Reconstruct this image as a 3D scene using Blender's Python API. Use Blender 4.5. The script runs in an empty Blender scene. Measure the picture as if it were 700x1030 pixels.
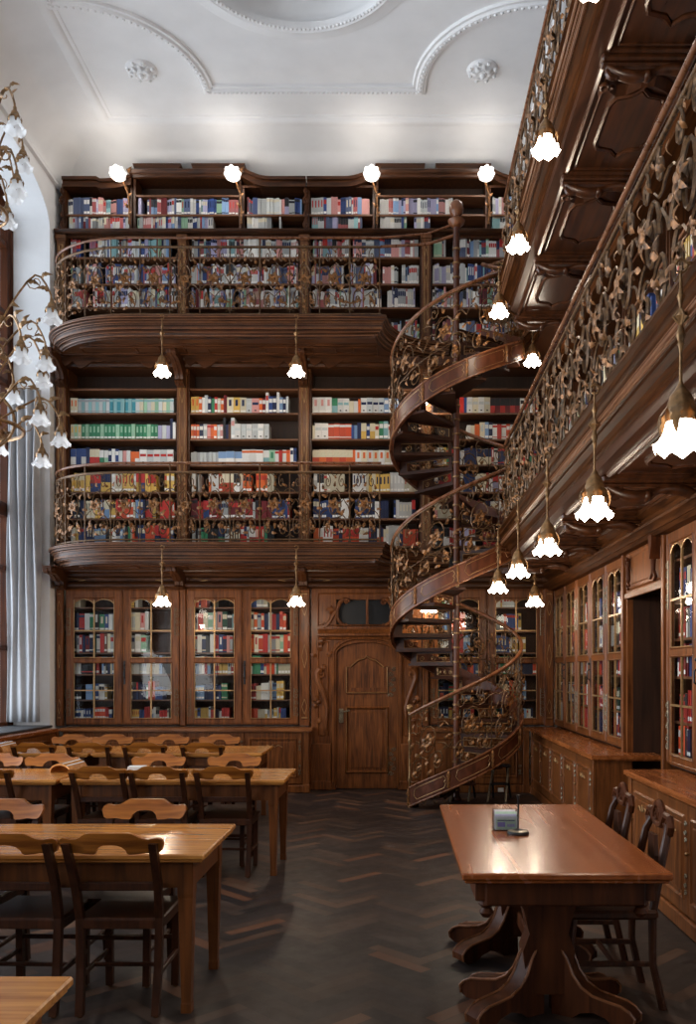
import bpy, bmesh, math, random
from math import sin, cos, pi, radians, sqrt, atan2
from mathutils import Matrix, Vector

R = random.Random(7)
C = bpy.context.scene.collection
sc = bpy.context.scene

# ------------------------------------------------------------------ camera
F, VX, VY = 870.0, 399.0, 675.0          # focal length in pixels, vanishing point of the room's long axis
CAMH = 1.6
cam_d = bpy.data.cameras.new('camera')
cam = bpy.data.objects.new('camera', cam_d); C.objects.link(cam)
cam.location = (0, 0, CAMH); cam.rotation_euler = (pi/2, 0, 0)
cam_d.sensor_fit = 'AUTO'; cam_d.sensor_width = 36
cam_d.lens = F/1030*36
cam_d.shift_x = (350-VX)/1030; cam_d.shift_y = (VY-515)/1030
cam_d.clip_start = .05
sc.camera = cam

def at(px, py, Y):                        # photo pixel at a given depth -> room coordinates
    return Vector(((px-VX)*Y/F, Y, CAMH+(VY-py)*Y/F))
YB = 11.7                                 # front plane of the back bookcases
def bx(px, Y=YB): return (px-VX)*Y/F
def bz(py, Y=YB): return CAMH+(VY-py)*Y/F
XW = 2.12                                 # front plane of the right hand cabinets
XE = 1.2                                  # edge of the right hand galleries
YF = 10.72                                # edge of the back balconies
Z1, Z2 = 3.2, 6.0                         # gallery floors
SX, SY, SR = .738, 10.7, .8               # spiral stair centre and radius
HOLE = .92

# ------------------------------------------------------------------ materials
def lin(c):
    c = c/255.0
    return c/12.92 if c <= .04045 else ((c+.055)/1.055)**2.4
def rgb(r, g, b): return (lin(r), lin(g), lin(b), 1)

class NT:
    def __init__(s, name):
        s.m = bpy.data.materials.new(name); s.m.use_nodes = True
        s.t = s.m.node_tree; s.t.nodes.clear()
        s.out = s.n('ShaderNodeOutputMaterial')
    def n(s, typ, **kw):
        nd = s.t.nodes.new(typ)
        for k, v in kw.items(): setattr(nd, k, v)
        return nd
    def l(s, a, b): s.t.links.new(a, b)

def wood(name, c1, c2, rough=.4, scale=(14, 14, 1.2), bump=.15, coat=0, spec=.4):
    t = NT(name)
    tc = t.n('ShaderNodeTexCoord'); mp = t.n('ShaderNodeMapping'); mp.inputs['Scale'].default_value = scale
    t.l(tc.outputs['Object'], mp.inputs['Vector'])
    nz = t.n('ShaderNodeTexNoise'); nz.inputs['Scale'].default_value = 1.6; nz.inputs['Detail'].default_value = 7; nz.inputs['Distortion'].default_value = .6
    t.l(mp.outputs[0], nz.inputs['Vector'])
    n2 = t.n('ShaderNodeTexNoise'); n2.inputs['Scale'].default_value = 2.2; n2.inputs['Detail'].default_value = 3
    t.l(tc.outputs['Object'], n2.inputs['Vector'])
    cr = t.n('ShaderNodeValToRGB'); cr.color_ramp.elements[0].position = .3; cr.color_ramp.elements[1].position = .72
    cr.color_ramp.elements[0].color = rgb(*c1); cr.color_ramp.elements[1].color = rgb(*c2)
    ad = t.n('ShaderNodeMath', operation='MULTIPLY_ADD'); ad.inputs[1].default_value = .35; 
    sb = t.n('ShaderNodeMath', operation='SUBTRACT'); sb.inputs[1].default_value = .5
    t.l(n2.outputs['Fac'], sb.inputs[0]); t.l(sb.outputs[0], ad.inputs[0]); t.l(nz.outputs['Fac'], ad.inputs[2])
    t.l(ad.outputs[0], cr.inputs['Fac'])
    b = t.n('ShaderNodeBsdfPrincipled'); t.l(cr.outputs['Color'], b.inputs['Base Color'])
    b.inputs['Specular IOR Level'].default_value = spec
    rr = t.n('ShaderNodeMapRange'); rr.inputs['To Min'].default_value = rough-.07; rr.inputs['To Max'].default_value = rough+.1
    t.l(nz.outputs['Fac'], rr.inputs['Value']); t.l(rr.outputs[0], b.inputs['Roughness'])
    if coat: b.inputs['Coat Weight'].default_value = coat; b.inputs['Coat Roughness'].default_value = .12
    bp = t.n('ShaderNodeBump'); bp.inputs['Strength'].default_value = bump; bp.inputs['Distance'].default_value = .004
    t.l(nz.outputs['Fac'], bp.inputs['Height']); t.l(bp.outputs[0], b.inputs['Normal'])
    t.l(b.outputs[0], t.out.inputs['Surface'])
    return t.m

def plain(name, c, rough=.5, metal=0, noise=.15, nscale=25, spec=.5, sheen=0, bump=0):
    t = NT(name)
    tc = t.n('ShaderNodeTexCoord'); nz = t.n('ShaderNodeTexNoise'); nz.inputs['Scale'].default_value = nscale; nz.inputs['Detail'].default_value = 4
    t.l(tc.outputs['Object'], nz.inputs['Vector'])
    cr = t.n('ShaderNodeValToRGB')
    k = 1-noise
    cr.color_ramp.elements[0].position = .3; cr.color_ramp.elements[1].position = .7
    cr.color_ramp.elements[0].color = rgb(c[0]*k, c[1]*k, c[2]*k); cr.color_ramp.elements[1].color = rgb(*c)
    t.l(nz.outputs['Fac'], cr.inputs['Fac'])
    b = t.n('ShaderNodeBsdfPrincipled'); t.l(cr.outputs['Color'], b.inputs['Base Color'])
    b.inputs['Roughness'].default_value = rough; b.inputs['Metallic'].default_value = metal
    b.inputs['Specular IOR Level'].default_value = spec
    if sheen: b.inputs['Sheen Weight'].default_value = sheen
    if bump:
        bp = t.n('ShaderNodeBump'); bp.inputs['Strength'].default_value = bump; bp.inputs['Distance'].default_value = .01
        t.l(nz.outputs['Fac'], bp.inputs['Height']); t.l(bp.outputs[0], b.inputs['Normal'])
    t.l(b.outputs[0], t.out.inputs['Surface'])
    return t.m

def attr_mat(name, rough=.55, spec=.4, noise=.12, nscale=60):
    t = NT(name)
    a = t.n('ShaderNodeAttribute', attribute_name='Col')
    tc = t.n('ShaderNodeTexCoord'); nz = t.n('ShaderNodeTexNoise'); nz.inputs['Scale'].default_value = nscale
    t.l(tc.outputs['Object'], nz.inputs['Vector'])
    mr = t.n('ShaderNodeMapRange'); mr.inputs['To Min'].default_value = 1-noise; mr.inputs['To Max'].default_value = 1+noise
    t.l(nz.outputs['Fac'], mr.inputs['Value'])
    vm = t.n('ShaderNodeVectorMath', operation='SCALE'); t.l(a.outputs['Color'], vm.inputs[0]); t.l(mr.outputs[0], vm.inputs['Scale'])
    b = t.n('ShaderNodeBsdfPrincipled'); t.l(vm.outputs[0], b.inputs['Base Color'])
    b.inputs['Roughness'].default_value = rough; b.inputs['Specular IOR Level'].default_value = spec
    t.l(b.outputs[0], t.out.inputs['Surface'])
    return t.m

def parquet(name):
    t = NT(name)
    a = t.n('ShaderNodeAttribute', attribute_name='Col')
    tc = t.n('ShaderNodeTexCoord')
    nz = t.n('ShaderNodeTexNoise'); nz.inputs['Scale'].default_value = 9; nz.inputs['Detail'].default_value = 8; nz.inputs['Roughness'].default_value = .65
    t.l(tc.outputs['Object'], nz.inputs['Vector'])
    n2 = t.n('ShaderNodeTexNoise'); n2.inputs['Scale'].default_value = .9; n2.inputs['Detail'].default_value = 3
    t.l(tc.outputs['Object'], n2.inputs['Vector'])
    mr = t.n('ShaderNodeMapRange'); mr.inputs['To Min'].default_value = .55; mr.inputs['To Max'].default_value = 1.4
    t.l(nz.outputs['Fac'], mr.inputs['Value'])
    mr2 = t.n('ShaderNodeMapRange'); mr2.inputs['From Min'].default_value = .3; mr2.inputs['From Max'].default_value = .7; mr2.inputs['To Min'].default_value = .75; mr2.inputs['To Max'].default_value = 1.25
    t.l(n2.outputs['Fac'], mr2.inputs['Value'])
    mm = t.n('ShaderNodeMath', operation='MULTIPLY'); t.l(mr.outputs[0], mm.inputs[0]); t.l(mr2.outputs[0], mm.inputs[1])
    vm = t.n('ShaderNodeVectorMath', operation='SCALE'); t.l(a.outputs['Color'], vm.inputs[0]); t.l(mm.outputs[0], vm.inputs['Scale'])
    b = t.n('ShaderNodeBsdfPrincipled'); t.l(vm.outputs[0], b.inputs['Base Color'])
    rr = t.n('ShaderNodeMapRange'); rr.inputs['To Min'].default_value = .3; rr.inputs['To Max'].default_value = .62
    t.l(nz.outputs['Fac'], rr.inputs['Value']); t.l(rr.outputs[0], b.inputs['Roughness'])
    b.inputs['Specular IOR Level'].default_value = .35
    t.l(b.outputs[0], t.out.inputs['Surface'])
    return t.m

def glass(name, tint=(235, 240, 240), refl=.9, base=.06):
    t = NT(name)
    tr = t.n('ShaderNodeBsdfTransparent'); tr.inputs['Color'].default_value = rgb(*tint)
    gl = t.n('ShaderNodeBsdfGlossy'); gl.inputs['Roughness'].default_value = .04
    fr = t.n('ShaderNodeLayerWeight'); fr.inputs['Blend'].default_value = .28
    mr = t.n('ShaderNodeMapRange'); mr.inputs['To Min'].default_value = base; mr.inputs['To Max'].default_value = refl
    t.l(fr.outputs['Fresnel'], mr.inputs['Value'])
    mx = t.n('ShaderNodeMixShader'); t.l(mr.outputs[0], mx.inputs[0]); t.l(tr.outputs[0], mx.inputs[1]); t.l(gl.outputs[0], mx.inputs[2])
    t.l(mx.outputs[0], t.out.inputs['Surface'])
    return t.m

def emis(name, c, s):
    t = NT(name)
    e = t.n('ShaderNodeEmission'); e.inputs['Color'].default_value = rgb(*c); e.inputs['Strength'].default_value = s
    t.l(e.outputs[0], t.out.inputs['Surface'])
    return t.m

def frosted(name, c=(236, 238, 240)):
    t = NT(name)
    tc = t.n('ShaderNodeTexCoord'); nz = t.n('ShaderNodeTexNoise'); nz.inputs['Scale'].default_value = 40
    t.l(tc.outputs['Object'], nz.inputs['Vector'])
    bp = t.n('ShaderNodeBump'); bp.inputs['Strength'].default_value = .4; bp.inputs['Distance'].default_value = .004; t.l(nz.outputs['Fac'], bp.inputs['Height'])
    d = t.n('ShaderNodeBsdfTranslucent'); d.inputs['Color'].default_value = rgb(*c)
    p = t.n('ShaderNodeBsdfPrincipled'); p.inputs['Base Color'].default_value = rgb(*c); p.inputs['Roughness'].default_value = .3
    t.l(bp.outputs[0], p.inputs['Normal'])
    mx = t.n('ShaderNodeMixShader'); mx.inputs[0].default_value = .45
    t.l(p.outputs[0], mx.inputs[1]); t.l(d.outputs[0], mx.inputs[2]); t.l(mx.outputs[0], t.out.inputs['Surface'])
    return t.m

M = dict(
    wall=plain('white_plaster', (238, 238, 238), .8, noise=.03, nscale=3, bump=.05),
    reveal=plain('grey_white_plaster', (196, 198, 204), .8, noise=.03, nscale=3),
    carved=wood('carved_oak', (36, 18, 9), (86, 49, 24), .38, (26, 26, 2), spec=.28),
    carved_h=wood('carved_oak_lengthwise', (34, 17, 8), (82, 47, 23), .36, (2, 26, 26), spec=.28),
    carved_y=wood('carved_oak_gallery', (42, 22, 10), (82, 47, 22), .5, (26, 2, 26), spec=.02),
    cab=wood('cabinet_oak', (68, 36, 16), (128, 75, 37), .34, (22, 22, 1.8), spec=.22),
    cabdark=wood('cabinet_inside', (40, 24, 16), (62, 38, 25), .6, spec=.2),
    shelf=wood('shelf_oak', (78, 47, 28), (124, 80, 50), .4, (1.2, 14, 14)),
    pil=wood('pilaster_oak', (70, 41, 22), (120, 76, 44), .38, (22, 22, 2), spec=.25),
    bead=wood('bead_highlight_oak', (92, 56, 32), (124, 80, 48), .36, (5, 5, 5), bump=0, spec=.4),  # lighter oak puts the edge highlights of the mouldings into the colour
    back=wood('bookcase_back', (34, 21, 14), (58, 37, 25), .55),
    counter=wood('counter_oak', (104, 60, 30), (150, 92, 48), .25, (1.2, 14, 14), coat=.3),
    countery=wood('counter_oak_long', (112, 60, 28), (160, 92, 46), .25, (14, 1.2, 14), coat=.3),
    honey=wood('honey_oak', (152, 94, 42), (206, 140, 70), .22, (1.6, 18, 18), coat=.2),
    tableleg=wood('table_oak', (74, 42, 22), (116, 66, 30), .36, spec=.25),
    redtop=wood('red_oak_top', (108, 52, 18), (146, 78, 32), .24, (9, .28, 9), bump=.02, coat=.1),
    redwood=wood('red_oak', (46, 22, 11), (82, 43, 21), .42, spec=.12),
    chair=wood('dark_chair_oak', (36, 17, 8), (70, 36, 17), .38, (22, 22, 2), spec=.25),
    crest=wood('chair_crest_oak', (118, 64, 22), (184, 114, 46), .32, (2, 20, 20), coat=.15, spec=.3),
    soffit=wood('soffit_oak', (40, 21, 11), (78, 43, 21), .3, (14, 1.2, 14), spec=.5),
    step=wood('stair_oak', (36, 19, 12), (64, 35, 21), .45, (8, 8, 8), spec=.15),
    stringer=wood('stringer_oak', (60, 30, 18), (98, 54, 33), .34, (9, 9, 3), spec=.3),
    rail=wood('handrail_oak', (86, 50, 28), (132, 82, 50), .27, (9, 9, 3), spec=.45),
    brass=plain('antique_brass', (158, 120, 78), .34, .6, .4, 30),
    iron=plain('bronzed_iron', (118, 84, 50), .42, .4, .5, 40),
    leaf=plain('gilded_leaf', (156, 104, 56), .4, .4, .65, 30),
    gold=plain('gilt_line', (176, 138, 92), .35, .55, .2, 40),
    silver=plain('steel_fitting', (136, 122, 98), .35, .4, .4, 60),
    dark=plain('black_metal', (24, 24, 26), .4, .3, .2),
    glass=glass('cabinet_glass', (248, 250, 250), .7, 0.0),
    wglass=glass('window_glass', (225, 235, 245), .6, .05),
    lit=emis('lit_glass', (255, 240, 222), 22),
    unlit=frosted('frosted_glass'),
    curtain=plain('white_curtain', (178, 178, 180), .85, 0, .05, 12, sheen=.2),
    book=attr_mat('book_cloth', .5, .35),
    floor=parquet('dark_parquet'),
    clear=glass('clear_acrylic', (240, 244, 244), .6, .02),
    paper=plain('white_paper', (222, 222, 218), .7, 0, .04),
    sill=plain('sill_stone', (60, 60, 62), .5, 0, .1),
)

# ------------------------------------------------------------------ mesh builder
class MB:
    def __init__(s, xf=None, fn=None):
        s.v = []; s.f = []; s.c = []; s.mi = []; s.xf = xf; s.fn = fn; s.col = (1, 1, 1, 1); s.m = 0; s.usecol = False
    def pt(s, p):
        p = Vector(p)
        if s.fn: p = Vector(s.fn(p))
        if s.xf is not None: p = s.xf @ p
        return p
    def add(s, vs, fs):
        o = len(s.v)
        s.v += [s.pt(p) for p in vs]
        for f in fs:
            s.f.append([i+o for i in f]); s.c.append(s.col); s.mi.append(s.m)
    def box(s, x0, x1, y0, y1, z0, z1, ch=0):
        if x0 > x1: x0, x1 = x1, x0
        if y0 > y1: y0, y1 = y1, y0
        if z0 > z1: z0, z1 = z1, z0
        if ch <= 0:
            vs = [(x, y, z) for x in (x0, x1) for y in (y0, y1) for z in (z0, z1)]
            s.add(vs, [(0, 1, 3, 2), (4, 6, 7, 5), (0, 4, 5, 1), (2, 3, 7, 6), (0, 2, 6, 4), (1, 5, 7, 3)])
            return
        ch = min(ch, (x1-x0)*.45, (y1-y0)*.45, (z1-z0)*.45)
        vs = []; idx = {}
        for ix, x in enumerate((x0, x1)):
            for iy, y in enumerate((y0, y1)):
                for iz, z in enumerate((z0, z1)):
                    dx = ch if ix == 0 else -ch; dy = ch if iy == 0 else -ch; dz = ch if iz == 0 else -ch
                    idx[ix, iy, iz, 0] = len(vs); vs.append((x, y+dy, z+dz))
                    idx[ix, iy, iz, 1] = len(vs); vs.append((x+dx, y, z+dz))
                    idx[ix, iy, iz, 2] = len(vs); vs.append((x+dx, y+dy, z))
        fs = []
        q = [(0, 0), (0, 1), (1, 1), (1, 0)]
        for i in (0, 1):
            fs.append([idx[i, a, b, 0] for a, b in q]); fs.append([idx[a, i, b, 1] for a, b in q]); fs.append([idx[a, b, i, 2] for a, b in q])
        for a in (0, 1):
            for b in (0, 1):
                fs.append([idx[a, b, 0, 0], idx[a, b, 1, 0], idx[a, b, 1, 1], idx[a, b, 0, 1]])
                fs.append([idx[a, 0, b, 0], idx[a, 1, b, 0], idx[a, 1, b, 2], idx[a, 0, b, 2]])
                fs.append([idx[0, a, b, 1], idx[1, a, b, 1], idx[1, a, b, 2], idx[0, a, b, 2]])
        for a in (0, 1):
            for b in (0, 1):
                for c in (0, 1): fs.append([idx[a, b, c, k] for k in (0, 1, 2)])
        s.add(vs, fs)
    def prism(s, pts, a, b, ax='y'):
        # outline pts in the plane across ax, from a to b along ax
        def P(p, t):
            if ax == 'y': return (p[0], t, p[1])
            if ax == 'x': return (t, p[0], p[1])
            return (p[0], p[1], t)
        n = len(pts)
        vs = [P(p, a) for p in pts]+[P(p, b) for p in pts]
        s.add(vs, [list(range(n)), list(range(2*n-1, n-1, -1))]+[[i, (i+1) % n, n+(i+1) % n, n+i] for i in range(n)])
    def tube(s, pts, r, n=6, caps=True):
        pts = [Vector(p) for p in pts]
        k = len(pts)
        if not hasattr(r, '__len__'): r = [r]*k
        vs = []; up = None
        for i, p in enumerate(pts):
            t = (pts[min(i+1, k-1)]-pts[max(i-1, 0)])
            if t.length < 1e-9: t = Vector((0, 0, 1))
            t.normalize()
            if up is None:
                up = Vector((0, 0, 1)) if abs(t.z) < .9 else Vector((1, 0, 0))
                up = (up-t*up.dot(t)).normalized()
            else:
                u2 = up-t*up.dot(t)
                up = u2.normalized() if u2.length > 1e-6 else up
            sd = t.cross(up)
            for j in range(n):
                a = 2*pi*j/n
                vs.append(p+(up*cos(a)+sd*sin(a))*r[i])
        fs = []
        for i in range(k-1):
            for j in range(n):
                fs.append((i*n+j, i*n+(j+1) % n, (i+1)*n+(j+1) % n, (i+1)*n+j))
        if caps: fs += [list(range(n-1, -1, -1)), list(range((k-1)*n, k*n))]
        s.add(vs, fs)
    def lathe(s, prof, c=(0, 0, 0), n=16, wave=None):
        # prof: (r, z) list; wave(j, i) -> (dr, dz)
        vs = []
        for i, (r, z) in enumerate(prof):
            for j in range(n):
                a = 2*pi*j/n; dr, dz = wave(j, i) if wave else (0, 0)
                vs.append((c[0]+(r+dr)*cos(a), c[1]+(r+dr)*sin(a), c[2]+z+dz))
        fs = []
        for i in range(len(prof)-1):
            for j in range(n): fs.append((i*n+j, i*n+(j+1) % n, (i+1)*n+(j+1) % n, (i+1)*n+j))
        if prof[0][0] > 1e-6 and not wave: fs.append(list(range(n-1, -1, -1)))
        if prof[-1][0] > 1e-6 and not wave: fs.append([(len(prof)-1)*n+j for j in range(n)])
        s.add(vs, fs)
    def ball(s, c, r, n=12, m=8, sc_=(1, 1, 1)):
        vs = []; fs = []
        for i in range(m+1):
            th = pi*i/m
            for j in range(n):
                a = 2*pi*j/n
                vs.append((c[0]+r*sc_[0]*sin(th)*cos(a), c[1]+r*sc_[1]*sin(th)*sin(a), c[2]+r*sc_[2]*cos(th)))
        for i in range(m):
            for j in range(n): fs.append((i*n+j, i*n+(j+1) % n, (i+1)*n+(j+1) % n, (i+1)*n+j))
        s.add(vs, fs)
    def sweep(s, path, prof, closed=False, side=1):
        # path: (x, y) points; prof: (outward offset, z)
        P = [Vector((p[0], p[1])) for p in path]; k = len(P); nm = []
        for i in range(k):
            if closed: a, b, c = P[i-1], P[i], P[(i+1) % k]
            else: a, b, c = P[max(i-1, 0)], P[i], P[min(i+1, k-1)]
            d1 = (b-a); d2 = (c-b)
            if d1.length < 1e-9: d1 = d2
            if d2.length < 1e-9: d2 = d1
            d1 = d1.normalized(); d2 = d2.normalized()
            n1 = Vector((d1.y, -d1.x)); n2 = Vector((d2.y, -d2.x)); m_ = (n1+n2)
            m_ = m_.normalized() if m_.length > 1e-6 else n1
            q = max(.4, m_.dot(n1)); nm.append(m_*side/q)
        vs = []; np_ = len(prof)
        for i in range(k):
            for o, z in prof: vs.append((P[i].x+nm[i].x*o, P[i].y+nm[i].y*o, z))
        fs = []
        for i in range(k if closed else k-1):
            j = (i+1) % k
            for q in range(np_-1): fs.append((i*np_+q, i*np_+q+1, j*np_+q+1, j*np_+q))
        if not closed:
            fs.append(list(range(np_))); fs.append([(k-1)*np_+q for q in range(np_-1, -1, -1)])
        s.add(vs, fs)
    def frame(s, x0, x1, z0, z1, y, w, t, ch=0):
        # rectangular moulding standing out of plane y towards -y
        o = [(x0, z0), (x1, z0), (x1, z1), (x0, z1)]
        i_ = [(x0+w, z0+w), (x1-w, z0+w), (x1-w, z1-w), (x0+w, z1-w)]
        mid = [(x0+w*.5, z0+w*.5), (x1-w*.5, z0+w*.5), (x1-w*.5, z1-w*.5), (x0+w*.5, z1-w*.5)]
        vs = [(p[0], y, p[1]) for p in o]+[(p[0], y-t, p[1]) for p in mid]+[(p[0], y, p[1]) for p in i_]
        fs = []
        for a in range(4):
            b = (a+1) % 4
            fs.append((a, b, 4+b, 4+a)); fs.append((4+a, 4+b, 8+b, 8+a))
        s.add(vs, fs)
    def leaf(s, p, d, nrm, L, W):
        # a lobed, cupped vine leaf from p along d
        p = Vector(p); d = Vector(d).normalized(); nrm = Vector(nrm).normalized(); sd = d.cross(nrm)
        if sd.length < 1e-4: sd = d.orthogonal()
        sd.normalize(); nn = sd.cross(d)
        if nn.dot(nrm) < 0: nn = -nn
        prof = ((.0, .06), (.14, .36), (.26, .5), (.38, .28), (.52, .42), (.64, .26), (.8, .2), (1.0, .0))
        mid = [p+d*L*t+nn*W*(.42*sin(t*pi)-.25*t*t) for t, _ in prof]
        lf = [m_+sd*W*w-nn*W*.16*w for m_, (t, w) in zip(mid, prof)]
        rt = [m_-sd*W*w-nn*W*.16*w for m_, (t, w) in zip(mid, prof)]
        n = len(prof); vs = mid+lf+rt; fs = []
        for i in range(n-1):
            fs.append((i, i+1, n+i+1, n+i)); fs.append((i+1, i, 2*n+i, 2*n+i+1))
        s.add(vs, fs)
    def build(s, name, mats, parent=None, smooth=38, world=True):
        me = bpy.data.meshes.new(name)
        off = Vector((0, 0, 0))
        if parent is not None and world:
            off = wloc(parent)
        me.from_pydata([v-off for v in s.v], [], s.f)
        if not isinstance(mats, (list, tuple)): mats = [mats]
        for m in mats: me.materials.append(m)
        if len(mats) > 1: me.polygons.foreach_set('material_index', s.mi)
        if s.usecol:
            ca = me.color_attributes.new('Col', 'FLOAT_COLOR', 'CORNER')
            buf = []
            for f, c in zip(s.f, s.c): buf += list(c)*len(f)
            ca.data.foreach_set('color', buf)
        me.validate()
        bm = bmesh.new(); bm.from_mesh(me); bmesh.ops.recalc_face_normals(bm, faces=bm.faces); bm.to_mesh(me); bm.free()
        if smooth:
            me.polygons.foreach_set('use_smooth', [True]*len(me.polygons)); me.set_sharp_from_angle(angle=radians(smooth))
        o = bpy.data.objects.new(name, me); C.objects.link(o)
        if parent is not None: o.parent = parent
        return o

def wloc(o):
    v = Vector(o.location)
    while o.parent is not None:
        o = o.parent; v += Vector(o.location)
    return v
def tag(o, label=None, cat=None, group=None, kind=None):
    if label: o['label'] = label
    if cat: o['category'] = cat
    if group: o['group'] = group
    if kind: o['kind'] = kind
    return o
def thing(name, label, cat, loc=(0, 0, 0), rz=0, group=None, kind=None):
    o = bpy.data.objects.new(name, None); C.objects.link(o); o.empty_display_size = .1
    o.location = loc; o.rotation_euler = (0, 0, rz)
    return tag(o, label, cat, group, kind)
KIDS = {}
def kids(o):
    return [c for c in C.objects if c.parent == o]
def copy_tree(o, parent=None, table=None):
    table = table or KIDS
    c = o.copy(); C.objects.link(c); c.parent = parent
    for ch in table.get(o.name, []): copy_tree(ch, c, table)
    return c
def kid_table(root):
    t = {}
    def rec(o):
        t[o.name] = [c for c in C.objects if c.parent == o]
        for c in t[o.name]: rec(c)
    rec(root); return t
def struct(name, mb, mat, smooth=38, label=None):
    o = mb.build(name, mat, None, smooth)
    o['kind'] = 'structure'
    if label: o['label'] = label
    return o
ORD = ['zeroth', 'first', 'second', 'third', 'fourth', 'fifth', 'sixth', 'seventh', 'eighth', 'ninth', 'tenth', 'eleventh', 'twelfth', 'thirteenth', 'fourteenth',
       'fifteenth', 'sixteenth', 'seventeenth', 'eighteenth', 'nineteenth', 'twentieth'] + \
      ['twenty-'+w for w in ('first', 'second', 'third', 'fourth', 'fifth', 'sixth', 'seventh', 'eighth', 'ninth')] + ['thirtieth'] + \
      ['thirty-'+w for w in ('first', 'second', 'third', 'fourth', 'fifth', 'sixth', 'seventh', 'eighth', 'ninth')]

# ------------------------------------------------------------------ room shell
X0, X1, Y0, Y1, ZW, ZC = -4.62, 2.62, -3.0, 12.08, 8.2, 8.74

def floor():
    mb = MB(); mb.usecol = True
    mb.col = rgb(20, 17, 16)
    mb.box(X0-.7, X1+.2, Y0, Y1, -.1, -.003)
    L, W = .50, .084
    r2 = sqrt(.5)
    # herringbone: blocks in a rotated grid
    n = int(L/W)
    L = n*W
    cx, cy = -1.0, 5.0
    for a in range(-150, 151):
        for b in range(-24, 25):
            for kind in (0, 1):
                if kind == 0: u0 = a*W+b*2*L*1.0; v0 = a*W; u1, v1 = u0+L, v0+W
                else: u0 = a*W+b*2*L+L; v0 = a*W-L+W*1.0; u1, v1 = u0+W, v0+L
                um, vm = (u0+u1)/2, (v0+v1)/2
                X = cx+(um-vm)*r2; Y = cy+(um+vm)*r2
                if X < X0-.4 or X > X1+.3 or Y < Y0-.3 or Y > Y1+.3: continue
                g = .0012
                q = [(u0+g, v0+g), (u1-g, v0+g), (u1-g, v1-g), (u0+g, v1-g)]
                t = R.random()
                if t < .035: col = (88, 57, 40)
                elif t < .13: col = (80, 57, 43)
                elif t < .4: col = (56, 43, 36)
                elif t < .7: col = (46, 37, 33)
                else: col = (38, 31, 29)
                k = R.uniform(.82, 1.15)
                mb.col = rgb(col[0]*k, col[1]*k, col[2]*k)
                mb.add([(cx+(u-v)*r2, cy+(u+v)*r2, 0) for u, v in q], [(0, 1, 2, 3)])
    return struct('floor', mb, M['floor'], 0, 'dark herringbone parquet floor')
floor()

# left wall with three deep arched window niches
NICHE = [(8.9, 11.52), (5.0, 7.7), (1.1, 3.8)]
ZS, ZA, ZSILL = 7.5, 8.03, .85
def arch_pts(a, b, zs, za, n=16):
    c, r = (a+b)/2, (b-a)/2
    return [(c-r*cos(pi*i/n), zs+(za-zs)*sin(pi*i/n)) for i in range(n+1)]
def left_wall():
    mb = MB()
    # wall face pieces between the niches, floor to moulding
    ys = [Y0]
    for a, b in sorted(NICHE): ys += [a, b]
    ys.append(Y1)
    for i in range(0, len(ys), 2): mb.box(X0-.6, X0, ys[i], ys[i+1], 0, ZW)
    for a, b in NICHE:
        mb.box(X0-.6, X0, a, b, 0, ZSILL)
        ap = arch_pts(a, b, ZS, ZA)
        poly = ap+[(b, ZW), (a, ZW)]
        # spandrel above the arch as quads
        for i in range(len(ap)-1):
            p, q = ap[i], ap[i+1]
            vs = []
            for X in (X0, X0-.6): vs += [(X, p[0], p[1]), (X, q[0], q[1]), (X, q[0], ZW), (X, p[0], ZW)]
            mb.add(vs, [(0, 1, 2, 3), (4, 7, 6, 5), (0, 4, 5, 1)])
    return struct('wall_left', mb, M['wall'], 30, 'white plaster wall with tall arched window niches')
left_wall()
mb = MB(); mb.box(X0-.6, X1+.2, Y1, Y1+.2, 0, ZW+.6); struct('wall_back', mb, M['wall'], 0)
mb = MB(); mb.box(X1, X1+.2, Y0, 6.84, 0, ZW+.6); mb.box(X1, X1+.2, 7.98, Y1, 0, ZW+.6); mb.box(X1, X1+.2, 6.84, 7.98, 2.3, ZW+.6); struct('wall_right', mb, M['wall'], 0)
mb = MB(); mb.box(X0-.6, X1+.2, Y0-.2, Y0, 0, ZW+.6); struct('wall_front', mb, M['wall'], 0)

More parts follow.
